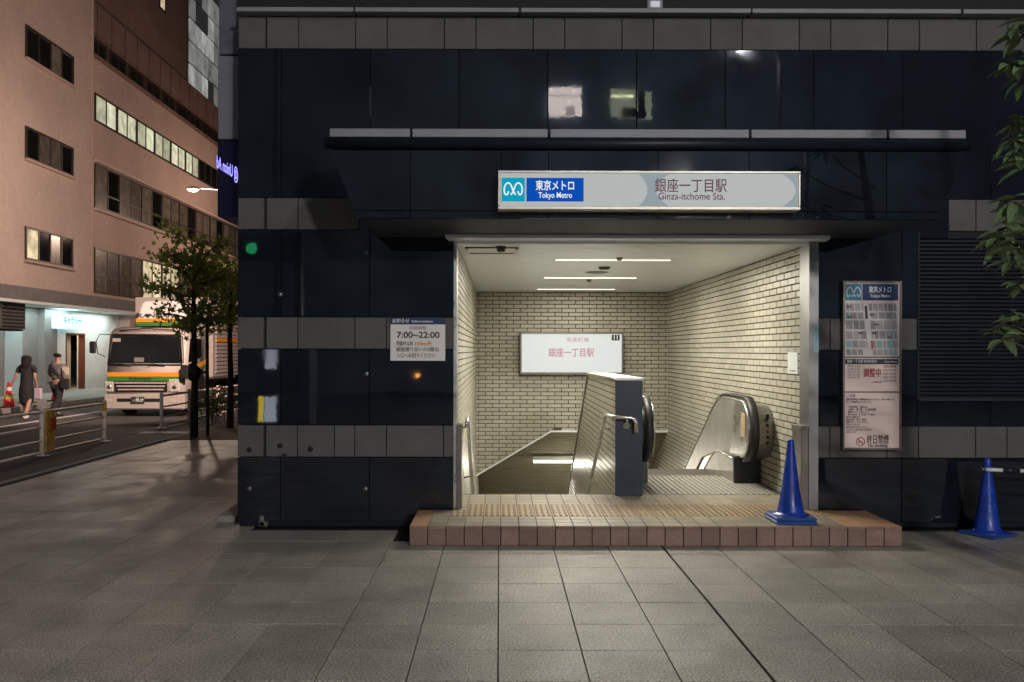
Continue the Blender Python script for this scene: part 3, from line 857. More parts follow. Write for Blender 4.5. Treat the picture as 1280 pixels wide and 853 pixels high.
t = thing('ceiling_hatch', 'rectangular access hatch with white ends in the left of the entrance ceiling', 'hatch', (-.1, 8.7, CEIL))
MB().box(-.31, .16, 8.44, 8.92, CEIL-.010, CEIL-.0065).build('hatch_panel', M['ceil'], t)
for yy in (8.43, 8.91): MB().box(-.33, .18, yy, yy+.02, CEIL-.016, CEIL-.006).build('hatch_rim', M['joint'], t)
for xx in (-.335, .145): MB().bbox(xx, xx+.04, 8.44, 8.92, CEIL-.030, CEIL-.0105, .004).build('hatch_end', M['whitepl'], t)

# small notices on the right wall
o = MB().bbox(XW1-.014, XW1-.008, YL(999, XW1), YL(986.5, XW1), Z(467, 8.5), Z(440, 8.5), .001).build('wall_notice', mat('white_notice', (.75,.8,.8), .25), None)
tag(o, 'small white notice fixed to the brick-tiled wall near the right jamb', 'notice')
mb = MB()
for k in range(3): mb.box(XW1-.0155, XW1-.0142, 8.47+k*.06, 8.50+k*.06, Z(464, 8.5), Z(462, 8.5))
mb.build('notice_print', M['ink'], o)

# back-wall light box with station name
t = thing('station_name_lightbox', 'white light box with faint station name and exit number 11 on the back wall', 'sign', (X(714, 14.8), 14.8, 1.5))
y0 = 14.80; x = lambda p: X(p, y0); z = lambda p: Z(p, y0)
fr = MB()
for a_ in ((650,779,415,417.5),(650,779,465.5,468),(650,652,417.5,465.5),(777,779,417.5,465.5)):
    fr.box(x(a_[0]), x(a_[1]), y0-.02, YB-.009, z(a_[3]), z(a_[2]))
fr.build('frame', M['steel_dk'], t)
MB().box(x(652), x(777), y0, YB-.02, z(465.5), z(417.5)).build('face', M['litpanel'], t)
text('銀座一丁目駅', .155, (x(714), y0-.004, z(441.5)), M['textfade'], t, bold=.002, width=x(743)-x(686))
text('有楽町線', .085, (x(722), y0-.004, z(425)), M['textfade'], t, width=x(736)-x(708))
text('Ginza-itchome Sta.', .06, (x(714), y0-.004, z(450)), mat('faint_letter', (.4,.3,.3), .6, emit=(.75,.68,.68), es=.75), t, width=x(743)-x(687))
MB().box(x(764.5), x(774.5), y0-.004, y0, z(425.5), z(418.5)).build('exit_number_plate', M['ink'], t)
text('11', .10, (x(769.5), y0-.006, z(422)), M['signtextw'], t, bold=.001)

# main sign on the hood
YS = 6.72
x = lambda p: X(p, YS); z = lambda p: Z(p, YS)
t = thing('station_sign', 'long white illuminated sign with blue Tokyo Metro panel and station name above the entrance', 'sign', (x(811), YS, z(262)))
fr = MB()
for a_ in ((622,1000,213.5,216.5),(622,1000,258,262),(622,624.8,216.5,258),(997.2,1000,216.5,258)):
    fr.bbox(x(a_[0]), x(a_[1]), YS-.012, YH-.001, z(a_[3]), z(a_[2]), .003)
fr.build('frame', M['steel_sat'], t)
MB().box(x(622), x(1000), YH-.03, YH-.001, z(212.5), z(211)).build('top_bracket', M['steel_dk'], t)
MB().box(x(624.8), x(997.2), YS, YH-.002, z(258), z(216.5)).build('face', M['signwhite'], t)
def lens_shape(cx0, cx1, bulge):   # grey field with concave/convex sides
    n_ = 10; L_ = []; R__ = []
    for i in range(n_+1):
        s_ = i/n_; zz = z(257.5)+(z(217.3)-z(257.5))*s_; q = 1-(2*s_-1)**2
        L_.append((x(cx0)+bulge[0]*q, YS-.002, zz)); R__.append((x(cx1)+bulge[1]*q, YS-.002, zz))
    mb = MB(); mb.add(L_+R__, [(i, i+1, n_+2+i, n_+1+i) for i in range(n_)]); return mb
lens_shape(798, 836, (.065, -.10)).build('grey_field', M['signgrey'], t, fix=False)
lens_shape(978, 996.5, (.10, 0)).build('grey_field', M['signgrey'], t, fix=False)
MB().box(x(626.5), x(655.5), YS-.004, YS-.001, z(252), z(222.5)).build('cyan_square', M['signcyan'], t)
MB().box(x(657.5), x(729), YS-.004, YS-.001, z(252), z(222.5)).build('blue_panel', M['signblue'], t)
metro_logo(x(641), YS-.006, z(237), x(662)-x(641)+.02, M['signtextw'], t)
text('東京メトロ', .082, (x(693.5), YS-.006, z(233)), M['signtextw'], t, bold=.0014, width=x(718)-x(670))
text('Tokyo Metro', .06, (x(693.5), YS-.006, z(244.5)), M['signtextw'], t, bold=.001, width=x(715)-x(673))
text('銀座一丁目駅', .112, (x(863), YS-.006, z(233)), M['textmaroon'], t, bold=.0006, width=x(908)-x(818))
text('Ginza-itchome Sta.', .075, (x(864), YS-.006, z(245.5)), M['textmaroon'], t, bold=.0004, width=x(905)-x(822))

# left information plate
YP = 7.985
x = lambda p: X(p, YP); z = lambda p: Z(p, YP)
t = thing('opening_hours_notice', 'white notice with opening hours under a dark blue strip left of the entrance', 'sign', (x(522), YP, z(451)))
MB().bbox(x(488), x(556.5), YP-.015, YF-.001, z(451.5), z(406), .003).build('board', M['boardwhite'], t)
MB().box(x(488), x(556.5), YP-.012, YF-.001, z(405.5), z(398.5)).build('blue_strip', M['hdrblue'], t)
text('お知らせ', .040, (x(501), YP-.014, z(402)), M['printw'], t, bold=.0008)
text('Information', .030, (x(528), YP-.014, z(402.3)), M['printw'], t, bold=.0006, width=.19)
yb = YP-.0165
text('利用時間', .038, (x(522.5), yb, z(411)), M['inkgrey'], t, width=x(533)-x(512.5))
text('7:00~22:00', .078, (x(522.7), yb, z(419.5)), M['ink'], t, bold=.0018, width=x(549.5)-x(496))
text('閉鎖中は約', .044, (x(495.5), yb, z(430.3)), M['inkgrey'], t, align='LEFT', bold=.0006, width=.15)
text('100m先', .044, (x(518), yb, z(430.3)), mat('orange_ink', (.55,.22,.06), .5), t, align='LEFT', bold=.0008, width=.15)
text('銀座通り沿いの', .044, (x(495.5), yb, z(437.5)), M['inkgrey'], t, align='LEFT', bold=.0006, width=.275)
text('8番出', .044, (x(534.5), yb, z(437.5)), M['inkgrey'], t, align='LEFT', bold=.0004, width=.10)
text('入口へお回りください', .044, (x(495.5), yb, z(445)), M['inkgrey'], t, align='LEFT', bold=.0006, width=.355)

# right notice board
t = thing('metro_notice_board', 'tall framed board with map, timetable and no smoking notice right of the entrance', 'notice board', (x(1089), YP, z(560)))
fr = MB()
for a_ in ((1052,1125,351,353),(1052,1125,558.5,561),(1052,1054,353,558.5),(1123,1125,353,558.5)):
    fr.box(x(a_[0]), x(a_[1]), YP-.045, YF-.001, z(a_[3]), z(a_[2]))
fr.build('frame', M['steel_dk'], t)
yb = YP-.030
MB().box(x(1054), x(1123), yb, YF-.002, z(558.5), z(353)).build('back_panel', M['boardpink'], t)
MB().box(x(1055), x(1075.5), yb-.004, yb, z(375), z(354.5)).build('cyan_square', M['hdrcyan'], t)
MB().box(x(1076.5), x(1121), yb-.004, yb, z(375), z(354.5)).build('blue_panel', M['hdrblue'], t)
metro_logo(x(1065.3), yb-.005, z(365), .135, M['printw'], t)
text('東京メトロ', .062, (x(1098.5), yb-.005, z(362)), M['printw'], t, bold=.0015, width=x(1112)-x(1084))
text('Tokyo Metro', .040, (x(1098.5), yb-.005, z(369.5)), M['printw'], t, bold=.001, width=x(1111)-x(1086))
mp = MB().box(x(1055), x(1121.5), yb-.003, yb, z(444), z(377.5)).build('street_map', M['maproad'], t)
rnd = random.Random(3); bl = MB(); bt = MB()
rowsy = [(379,388),(390,398),(400,411),(413,423),(425,434),(436,443)]
for (ya, yb_) in rowsy:
    xx = 1056.
    while xx < 1119:
        w_ = rnd.uniform(4, 10); e = min(xx+w_, 1121)
        sk = (438-ya)*.06
        if not (1077+sk*0 < xx < 1080+sk) :
            tgt = bt if (xx > 1104 and rnd.random() < .6) or rnd.random() < .05 else bl
            a0, a1 = min(xx-sk*.3, 1120), min(e-1.2-sk*.3, 1121)
            a0 = max(a0, 1055.5)
            tgt.prism([(x(a0), z(ya)), (x(a1), z(ya)), (x(min(a1+.8,1121.3)), z(yb_)), (x(min(a0+.8, 1121)), z(yb_))], 'y', yb-.0045, yb-.0032)
        xx = e
bl.build('map_blocks', M['mapblk'], mp); bt.build('map_blocks', M['mapcy'], mp)
MB().prism([(x(1078), z(379)), (x(1083), z(379)), (x(1090), z(443)), (x(1084), z(443))], 'y', yb-.006, yb-.0047).build('map_road', M['maproad'], mp)
MB().prism([(x(1079), z(382)), (x(1082), z(382)), (x(1083), z(398)), (x(1080), z(398))], 'y', yb-.0075, yb-.0062).build('map_station', M['ink'], mp)
MB().prism([(x(1087), z(425)), (x(1089), z(425)), (x(1089.5), z(436)), (x(1087.5), z(436))], 'y', yb-.0075, yb-.0062).build('map_station', M['redink'], mp)
for sx_, sy_ in ((1059,383),(1060,396),(1074,416),(1091,416),(1094,405),(1110,421),(1088,393)):
    text('銀座', .020, (x(sx_), yb-.0065, z(sy_)), M['ink'], mp)
MB().box(x(1054.5), x(1122.5), yb-.006, yb, z(446.8), z(444.8)).build('divider', M['steel_dk'], t)
MB().box(x(1055), x(1121.5), yb-.003, yb, z(454.5), z(448)).build('timetable_header', M['ink'], t)
text('銀座一丁目駅 時刻表案内', .034, (x(1057.5), yb-.0045, z(451.2)), M['printw'], t, align='LEFT', width=x(1094)-x(1057.5))
text('Ginza-itchome', .028, (x(1120), yb-.0045, z(451.2)), M['printw'], t, align='RIGHT', width=x(1120)-x(1104))
text('調整中', .085, (x(1089), yb-.002, z(466)), M['redink'], t, bold=.0012, width=x(1100)-x(1078.5))
for k in range(5):
    text(['平日 5:30','土休 6:10','Mon-Fri 5:3','Sat 6:10','Hol 6:10'][k], .024, (x(1058), yb-.002, z(457.5+k*3.4)), M['inkgrey'], t, align='LEFT', width=x(1073)-x(1058))
    text(['始発 終電','5:47 0:28','5:41 23:52','6:01 23:59','2:20 0:09'][k], .024, (x(1119), yb-.002, z(457.5+k*4.4)), M['redink'] if k == 0 else M['inkgrey'], t, align='RIGHT', width=x(1119)-x(1103))
text('※運転時刻', .018, (x(1095), yb-.002, z(477)), M['inkgrey'], t)
MB().box(x(1054.5), x(1122.5), yb-.006, yb, z(490), z(488.3)).build('divider', M['steel_dk'], t)
text('ご注意', .030, (x(1062), yb-.002, z(494)), M['inkgrey'], t)
lines_ = ['駅構内及び列車内への危険物の持込みはできません。ご協力をお願いします',
          '詳しくは駅係員におたずね下さい', '', '・可燃性液体 ・高圧ガス', '・火薬類 ・銃刀類 ・その他危険物', '・動物をつれて入場するとき', '・通行の妨げになる行為をする場合は', 
          '構内での撮影及び', '物品の販売・配布・演説を', '無断で行うことはできません', '許可なく立ち入り', '係員の指示に従って下さい', 'この出入口は7時から22時まで', '利用できます']
for k, s_ in enumerate(lines_):
    if s_: text(s_, .020, (x(1056.5), yb-.002, z(498.5+k*3.15)), M['inkgrey'], t, align='LEFT', width=min(len(s_)*.0155, .44))
# no smoking roundel
cxs, czs = x(1074.5), z(551)
mb = MB(); n_ = 24
ro, ri = .041, .033
vs = [(cxs+r_*math.cos(2*math.pi*i/n_), yb-.003, czs+r_*math.sin(2*math.pi*i/n_)) for r_ in (ro, ri) for i in range(n_)]
mb.add(vs, [(i, (i+1) % n_, n_+(i+1) % n_, n_+i) for i in range(n_)])
c45 = .7071*.036; d45 = .003
mb.quad((cxs-c45-d45, yb-.004, czs+c45-d45), (cxs-c45+d45, yb-.004, czs+c45+d45), (cxs+c45+d45, yb-.004, czs-c45+d45), (cxs+c45-d45, yb-.004, czs-c45-d45))
mb.build('no_smoking_ring', M['redink'], t, fix=False)
MB().box(cxs-.024, cxs+.018, yb-.003, yb-.001, czs-.008, czs).build('cigarette', M['ink'], t)
text('終日禁煙', .088, (x(1096), yb-.003, z(549)), M['ink'], t, bold=.0006, width=x(1110)-x(1082.5))
text('No Smoking', .044, (x(1096), yb-.003, z(555.8)), M['ink'], t, bold=.0005, width=x(1108)-x(1084))

# roller shutter bay on the right
RS = part_empty('roller_shutter', SB, (5.2, YF, 1.18))
sm = MB().prism([(0, -.016), (-.012, -.008), (-.012, .010), (0, .017), (.012, .017), (.012, -.016)], 'x', SX0+.02, 8.6).mesh('slat', M['granite_matt'])
k = 0; zz = zc(496)
while zz < zc(291):
    inst('slat', sm, RS, (0, YF+.02, zz)); zz += .0365
MB().box(SX0+.02, 8.6, YF-.02, YF+.04, zc(500), zc(497)).build('bottom_bar', M['black'], RS)
MB().box(SX0, SX0+.02, YF-.006, YF+.04, zc(499), zc(289)).build('side_channel', M['joint'], RS)

# blade sign boxes hung off the left corner
BS = thing('blade_sign', 'stack of grey and dark blue sign boxes showing a violet neon reflection, on the building corner', 'sign', (-2.55, 8.3, 3))
yq = 8.35; x = lambda p: X(p, yq); z = lambda p: Z(p, yq)
MB().bbox(x(273), x(306), yq, yq+.9, z(69), z(-40), .006).build('upper_box', M['greysign'], BS)
MB().bbox(x(272), x(306), yq, yq+.9, z(175), z(71), .006).build('middle_box', mat('grey_box_panel', (.17,.175,.21), .5, noise=(3,.12)), BS)
MB().bbox(x(271.5), x(306), yq, yq+.9, z(272), z(178), .006).build('sign_box', M['bladeface'], BS)
tx = text('@ Union Ad', .13, (x(284), yq-.004, z(212)), M['neon'], BS, mirror=True, bold=.001, width=.20)  # neon reflection in the glossy face, drawn as mirrored glowing letters
for v in tx.data.vertices: v.co.y = v.co.y*1.25 - v.co.x*.62
MB().box(x(296), x(306), yq+.1, yq+.6, z(290), z(-40)).build('support_post', M['darkwall'], BS)

# small raised kerb with weeds at the foot of the side wall
t = thing('side_kerb', 'low weathered kerb block running back along the left building corner', 'kerb', (-2.6, 8.6, 0))
MB().prism([(-2.62, 8.2), (-2.45, 8.2), (-2.45, 14), (-2.72, 14)], 'z', 0, .06).build('kerb_block', M['concrete'], t)

# ================================================================== CONES
def cone(name, label, x0, y0, z0, rotz, h=.69, double=True, group=None):
    t = thing(name, label, 'traffic cone', (x0, y0, z0), group)
    b = .172
    MB().bbox(x0-b, x0+b, y0-b, y0+b, z0+.001, z0+.026, .008).build('base', M['bluepl2'], t)
    if double: MB().bbox(x0-b+.004, x0+b-.004, y0-b+.004, y0+b-.004, z0+.028, z0+.056, .008).build('weight', M['bluepl2'], t)
    zb = z0+(.056 if double else .026)
    MB().lathe([(.150,zb-z0),(.148,zb-z0+.008),(.118,zb-z0+.012),(.106,zb-z0+.04),(.070,.30),(.040,h-.14),(.030,h-.05),(.029,h-.012),(.022,h-.002),(.0001,h)], (x0, y0, z0), 36).build('cone_body', M['bluepl'], t)
    t.rotation_euler.z = rotz
    return t
cone('traffic_cone', 'tall blue traffic cone standing on the entrance step', 2.475, 7.465, FZ, 0)
cone('traffic_cone', 'blue traffic cone on the pavement at the far right holding a striped bar', 4.28, 7.70, 0, R(28), .67, False)
t = thing('cone_bar', 'black and white striped bar running from the right blue cone out of frame', 'barrier bar', (4.28, 7.7, .56))
p0 = Vector((4.24, 7.66, .575)); p1 = Vector((5.6, 7.45, .55)); 
for k in range(10):
    a_ = p0.lerp(p1, k/10); b_ = p0.lerp(p1, (k+1)/10)
    MB().tube([a_, b_], .017, 10).build('bar_segment', M['whitepl'] if k % 2 == 0 else M['black'], t)
MB().lathe([(.045,0),(.045,.02)], (4.28, 7.70, .565), 20).build('ring', M['whitepl'], t)
def redcone(x0, y0, label):
    t = thing('traffic_cone', label, 'traffic cone', (x0, y0, 0))
    MB().bbox(x0-.19, x0+.19, y0-.19, y0+.19, 0, .03, .006).build('base', M['black'], t)
    MB().lathe([(.15,.03),(.035,.70),(.0001,.70)], (x0, y0, 0), 20).build('cone_body', M['redpl'], t)
    MB().lathe([(.118,.24),(.098,.36)], (x0, y0, 0), 20).build('stripe', M['yellowpl'], t)
    MB().lathe([(.078,.47),(.062,.57)], (x0, y0, 0), 20).build('stripe', M['whitepl'], t)
    return t
redcone(X(12, 24.2), 24.2, 'red traffic cone with yellow and white bands at the left edge of the picture')
redcone(X(35, 26.4), 26.4, 'red traffic cone mostly behind the woman in black')
redcone(X(71, 27.4), 27.4, 'red traffic cone between the two walking people')

# ================================================================== GUARD RAILS
def guard_rail(label, ys, extra=None):
    t = thing('guard_rail', label, 'guard rail', (-6.9, ys[0], 0), 'cream guard rails along the road')
    for y in ys:
        MB().tube([(-6.9, y, 0), (-6.9, y, .70)], .036, 10).build('post', M['railpaint'], t)
        MB().lathe([(.036,.70),(.030,.725),(.0001,.73)], (-6.9, y, 0), 10).build('post_cap', M['railpaint'], t)
        MB().bbox(-6.99, -6.81, y-.09, y+.09, 0, .012, .003).build('base_plate', M['railpaint'], t)
    for z_, r_ in ((.66,.024),(.43,.019),(.22,.019),(.045,.022)):
        MB().tube([(-6.9, ys[0], z_), (-6.9, ys[-1], z_)], r_, 8).build('rail', M['railpaint'], t)
    return t
g1 = guard_rail('cream steel guard rail nearest the camera at the left edge', [9.1, 11.2, 13.3, 15.4])
MB().lathe([(.0375,.52),(.0375,.69)], (-6.9, 15.4, 0), 12).build('yellow_band', mat('yellow_tape', (.6,.36,.03), .5, noise=(20,.2)), g1)
o = MB().bbox(-6.94, -6.86, 13.36, 13.62, .06, .68, .01).build('hanging_placard', mat('worn_yellow', (.48,.27,.05), .6, noise=(9,.35)), None)
tag(o, 'worn orange yellow placard strapped to the guard rail post', 'placard')
MB().bbox(-6.83, -6.81, 13.40, 13.56, .38, .56, .003).build('red_patch', mat('rust_red', (.4,.06,.02), .6), o)
guard_rail('cream steel guard rail in front of the truck beside the street tree', [18.0, 19.6, 21.6, 23.6, 25.6])

# ================================================================== TRUCK
def truck():
    Y0 = 22.7; xl, xr = -10.12, -8.12; gz = -.12
    t = thing('truck', 'white box truck with orange and green stripes parked at the kerb', 'truck', ((xl+xr)/2, Y0, gz))
    zf = lambda p: Z(p, Y0)
    xf = lambda p: X(p, Y0)
    W = M['truckw']
    # cab body: side profile (y,z)
    prof_ = [(Y0, gz+.34), (Y0-.02, zf(478)), (Y0+.0, zf(458)), (Y0+.14, zf(421)), (Y0+.30, zf(412)), (Y0+.9, zf(408.5)), (Y0+1.75, zf(408)), (Y0+1.75, gz+.34)]
    bm = bmesh.new()
    va = [bm.verts.new((xl, y, z_)) for y, z_ in prof_]; vb = [bm.verts.new((xr, y, z_)) for y, z_ in prof_]
    bm.faces.new(va); bm.faces.new(vb[::-1]); n_ = len(prof_)
    for i in range(n_): bm.faces.new((va[i], vb[i], vb[(i+1) % n_], va[(i+1) % n_]))
    bmesh.ops.recalc_face_normals(bm, faces=bm.faces)
    bmesh.ops.bevel(bm, geom=list(bm.edges), offset=.05, segments=3, affect='EDGES')
    MB().bm(bm, True).build('cab', W, t)
    # windscreen
    def yfront(z_):  # y of the cab front at height z
        a_, b_ = zf(458), zf(421)
        s_ = max(0, min(1, (z_-a_)/(b_-a_))); return Y0+.14*s_
    z1, z2 = zf(455), zf(421.5)
    MB().add([(xf(137), yfront(z1)-.012, z1), (xf(226), yfront(z1)-.012, z1), (xf(222), yfront(z2)-.012, z2), (xf(140), yfront(z2)-.012, z2)], [(0,1,2,3)]).build('windscreen', M['glass'], t, fix=False)
    fr = MB(); q = [(xf(135.5), zf(457)), (xf(227.5), zf(457)), (xf(223.5), zf(419.5)), (xf(138.5), zf(419.5))]
    for i in range(4):
        a_, b_ = q[i], q[(i+1) % 4]
        fr.tube([(a_[0], yfront(a_[1])-.008, a_[1]), (b_[0], yfront(b_[1])-.008, b_[1])], .022, 6)
    fr.build('windscreen_seal', M['black'], t)
    # seen through the glass: pale left pillar, steering wheel, papers
    MB().box(xf(139), xf(149), Y0+.10, Y0+.112, zf(452), zf(424)).build('seat_back', mat('interior_pale', (.35,.34,.3), .6), t)
    MB().box(xf(168), xf(180), Y0+.004, Y0+.02, zf(453.5), zf(448)).build('dash_papers', M['greywall'], t)
    # wipers
    for a_, b_ in ((142, 166), (183, 208)):
        MB().tube([(xf(a_+3), Y0-.06, zf(458.5)), (xf(a_+9), Y0-.06, zf(456)), (xf(b_), Y0-.05, zf(457.5))], .012, 6).build('wiper', M['black'], t)
    # visor line
    MB().tube([(xf(146), Y0+.20, zf(414.5)), (xf(178), Y0+.17, zf(411.8)), (xf(214), Y0+.20, zf(413.5)), (xf(228), Y0+.18, zf(420))], .014, 6).build('roof_trim', M['black'], t)
    # stripes on the front: sheets that wrap the nose
    def fsheet(nm, za, zb_, m, d=.026): 
        MB().bbox(xl+.03, xr-.03, Y0-d, Y0+.05, zf(za), zf(zb_), .004).build(nm, m, t)
    fsheet('orange_stripe', 472.0, 466.5, M['truckor'])
    fsheet('green_stripe', 477.5, 472.3, M['truckgr'], .028)
    text('FORWARD', .10, (xf(176), Y0-.034, zf(474.8)), M['chrome'], t, bold=.002, width=xf(189)-xf(162))
    # side stripes (slanting up) and door
    MB().add([(xr+.004, Y0+.1, zf(472)), (xr+.004, Y0+.1, zf(466)), (xr+.004, Y0+1.7, zf(450)), (xr+.004, Y0+1.7, zf(456))], [(0,1,2,3)]).build('orange_stripe', M['truckor'], t, fix=False)
    MB().add([(xr+.004, Y0+.1, zf(477)), (xr+.004, Y0+.1, zf(472.3)), (xr+.004, Y0+1.7, zf(456.3)), (xr+.004, Y0+1.7, zf(460))], [(0,1,2,3)]).build('green_stripe', M['truckgr'], t, fix=False)
    MB().add([(xr+.006, Y0+.28, zf(455)), (xr+.006, Y0+.42, zf(424)), (xr+.006, Y0+1.3, zf(424)), (xr+.006, Y0+1.3, zf(448))], [(0,1,2,3)]).build('side_window', M['glass'], t, fix=False)
    MB().tube([(xr+.006, Y0+1.42, zf(424)), (xr+.006, Y0+1.42, zf(490))], .008, 5).build('door_gap', M['black'], t)
    MB().bbox(xr, xr+.03, Y0+1.15, Y0+1.33, zf(466), zf(463.5), .005).build('door_handle', M['black'], t)
    # grille slats
    MB().box(xf(144), xf(210), Y0-.024, Y0+.02, zf(491.5), zf(477.8)).build('grille', M['black'], t)
    for k, (a_, b_, yy) in enumerate(((145, 209, 479.2), (147, 207, 483.3), (149, 205, 487.5))):
        MB().bbox(xf(a_), xf(b_), Y0-.06, Y0-.02, zf(yy+1.5), zf(yy-.4), .006).build('grille_slat', W, t)
    # bumper
    bm = bmesh.new(); bmesh.ops.create_cube(bm, size=1)
    for v in bm.verts: v.co = Vector(((xl+xr)/2+v.co.x*(xr-xl+.08), Y0+.12+v.co.y*.42, (zf(513)+zf(493.5))/2+v.co.z*(zf(493.5)-zf(513))))
    bmesh.ops.bevel(bm, geom=list(bm.edges), offset=.035, segments=2, affect='EDGES')
    MB().bm(bm).build('bumper', W, t)
    MB().box(xf(149), xf(203), Y0-.10, Y0-.07, zf(503), zf(499)).build('bumper_intake', M['black'], t)
    MB().bbox(xf(166.5), xf(183), Y0-.125, Y0-.10, zf(504.8), zf(497), .004).build('number_plate', mat('green_plate', (.03,.05,.035), .5), t)
    text('・70-27', .10, (xf(175), Y0-.128, zf(501.5)), M['printw'], t, bold=.002, width=xf(181.5)-xf(168.5))
    text('100', .05, (xf(175), Y0-.128, zf(498.6)), M['printw'], t)
    for a_ in (138, 218):
        MB().bbox(xf(a_-4), xf(a_+4), Y0-.10, Y0-.07, zf(503.5), zf(500.5), .004).build('fog_lamp', M['lamp_glass'], t)
    for a_, b_, yt in ((132, 143, 478), (212, 226, 475)):
        MB().bbox(xf(a_), xf(b_), Y0-.05, Y0+.06, zf(491), zf(yt), .02).build('headlight', M['lamp_glass'], t)
        MB().lathe([(.0001,-.006),(.05,-.006),(.06,.01)], ((xf(a_)+xf(b_))/2, Y0-.052, zf(485)), 14, 'y').build('headlight_lens', M['chrome'], t)
    # mirrors
    MB().tube([(xf(132), Y0+.0, zf(447)), (xf(125), Y0-.12, zf(443)), (xf(124), Y0-.15, zf(428)), (xf(127), Y0-.08, zf(419)), (xf(137), Y0+.1, zf(419.5))], .012, 6).build('mirror_arm', M['black'], t)
    MB().bbox(xf(116.5), xf(124.5), Y0-.22, Y0-.14, zf(443), zf(428), .03).build('mirror', M['black'], t)
    MB().tube([(xf(221), Y0+.1, zf(417)), (xf(230), Y0-.1, zf(422)), (xf(232), Y0-.14, zf(455))], .012, 6).build('mirror_arm', M['black'], t)
    MB().bbox(xf(229), xf(238), Y0-.2, Y0-.12, zf(474), zf(457), .03).build('mirror', M['black'], t)
    # roof deflector
    bm = bmesh.new()
    fx0, fx1 = xf(161), xf(226)
    pr = [(Y0+.45, zf(408)), (Y0+.45, zf(398)), (Y0+.85, zf(376)), (Y0+1.7, zf(372)), (Y0+1.7, zf(408))]
    va = [bm.verts.new((fx0+(.02 if i in (0,1) else .0), y, z_)) for i, (y, z_) in enumerate(pr)]; vb = [bm.verts.new((fx1, y, z_)) for y, z_ in pr]
    bm.faces.new(va); bm.faces.new(vb[::-1])
    for i in range(5): bm.faces.new((va[i], vb[i], vb[(i+1) % 5], va[(i+1) % 5]))
    bmesh.ops.recalc_face_normals(bm, faces=bm.faces)
    bmesh.ops.bevel(bm, geom=list(bm.edges), offset=.05, segments=2, affect='EDGES')
    MB().bm(bm).build('roof_deflector', M['whitepl'], t)
    MB().box(fx0+.01, fx1-.01, Y0+.435, Y0+.50, zf(403), zf(398.5)).build('orange_stripe', M['truckor'], t)
    MB().box(fx0+.01, fx1-.01, Y0+.432, Y0+.50, zf(407.5), zf(403.1)).build('green_stripe', M['truckgr'], t)
    text('KANNAN', .16, (xf(186), Y0+.475, zf(395)), M['ink'], t, rot=(R(62), 0, 0), bold=.003, width=.95)
    # cargo box
    cy0, cy1 = Y0+1.95, Y0+8.2; cz0, cz1 = gz+.95, zf(373)+.12
    MB().bbox(xl-.08, xr+.10, cy0, cy1, cz0, cz1, .02).build('cargo_box', W, t)
    for k in range(18):
        MB().box(xr+.10, xr+.125, cy0+.25, cy1-.2, cz0+.12+k*.11, cz0+.19+k*.11).build('side_rib', W, t)
    MB().box(xr+.126, xr+.132, cy0+.25, cy1-.2, cz0+1.0, cz0+1.1).build('orange_stripe', M['truckor'], t)
    MB().box(xl+.5, xr-.5, Y0+.6, cy1, gz+.5, gz+.75).build('chassis', M['black'], t)
    def wheel(xc, yc):
        wh = MB().lathe([(.28,-.13),(.44,-.13),(.48,-.09),(.48,.09),(.44,.13),(.28,.13)], (xc, yc, gz+.48), 28, 'x').build('wheel', M['rubber'], t)
        MB().lathe([(.0001,.06),(.12,.06),(.16,.02),(.26,.05),(.28,.12)], (xc, yc, gz+.48), 20, 'x').build('rim', M['steel_sat'], wh)
    for yc in (Y0+.95, Y0+5.6):
        wheel(xl+.22, yc); wheel(xr-.18, yc)
    MB().box(xl+.03, xr-.03, Y0+.35, Y0+1.7, gz+.36, gz+.55).build('wheel_arch', M['black'], t)
    MB().box(xl+.05, xr-.05, Y0-.04, Y0+.3, gz+.26, gz+.40).build('underrun_bar', M['black'], t)
truck()

# ================================================================== PEOPLE
def skin_body(name, verts, edges, radii, m, parent, sub=2):
    me = D.meshes.new(name); me.from_pydata(verts, edges, []); me.update()
    o = D.objects.new(name, me); COL.objects.link(o)
    md = o.modifiers.new('Skin', 'SKIN'); md.use_smooth_shade = True
    sv = me.skin_vertices[0].data
    for i, r_ in enumerate(radii):
        sv[i].radius = (r_, r_) if not isinstance(r_, tuple) else r_
        sv[i].use_root = (i == 0)
    sd = o.modifiers.new('Sub', 'SUBSURF'); sd.levels = sub; sd.render_levels = sub
    dg = bpy.context.evaluated_depsgraph_get(); dg.update()
    m2 = D.meshes.new_from_object(o.evaluated_get(dg)); D.objects.remove(o)
    m2.materials.clear(); m2.materials.append(m)
    for p in m2.polygons: p.use_smooth = True
    m2.name = name
    return link(D.objects.new(name, m2), parent)

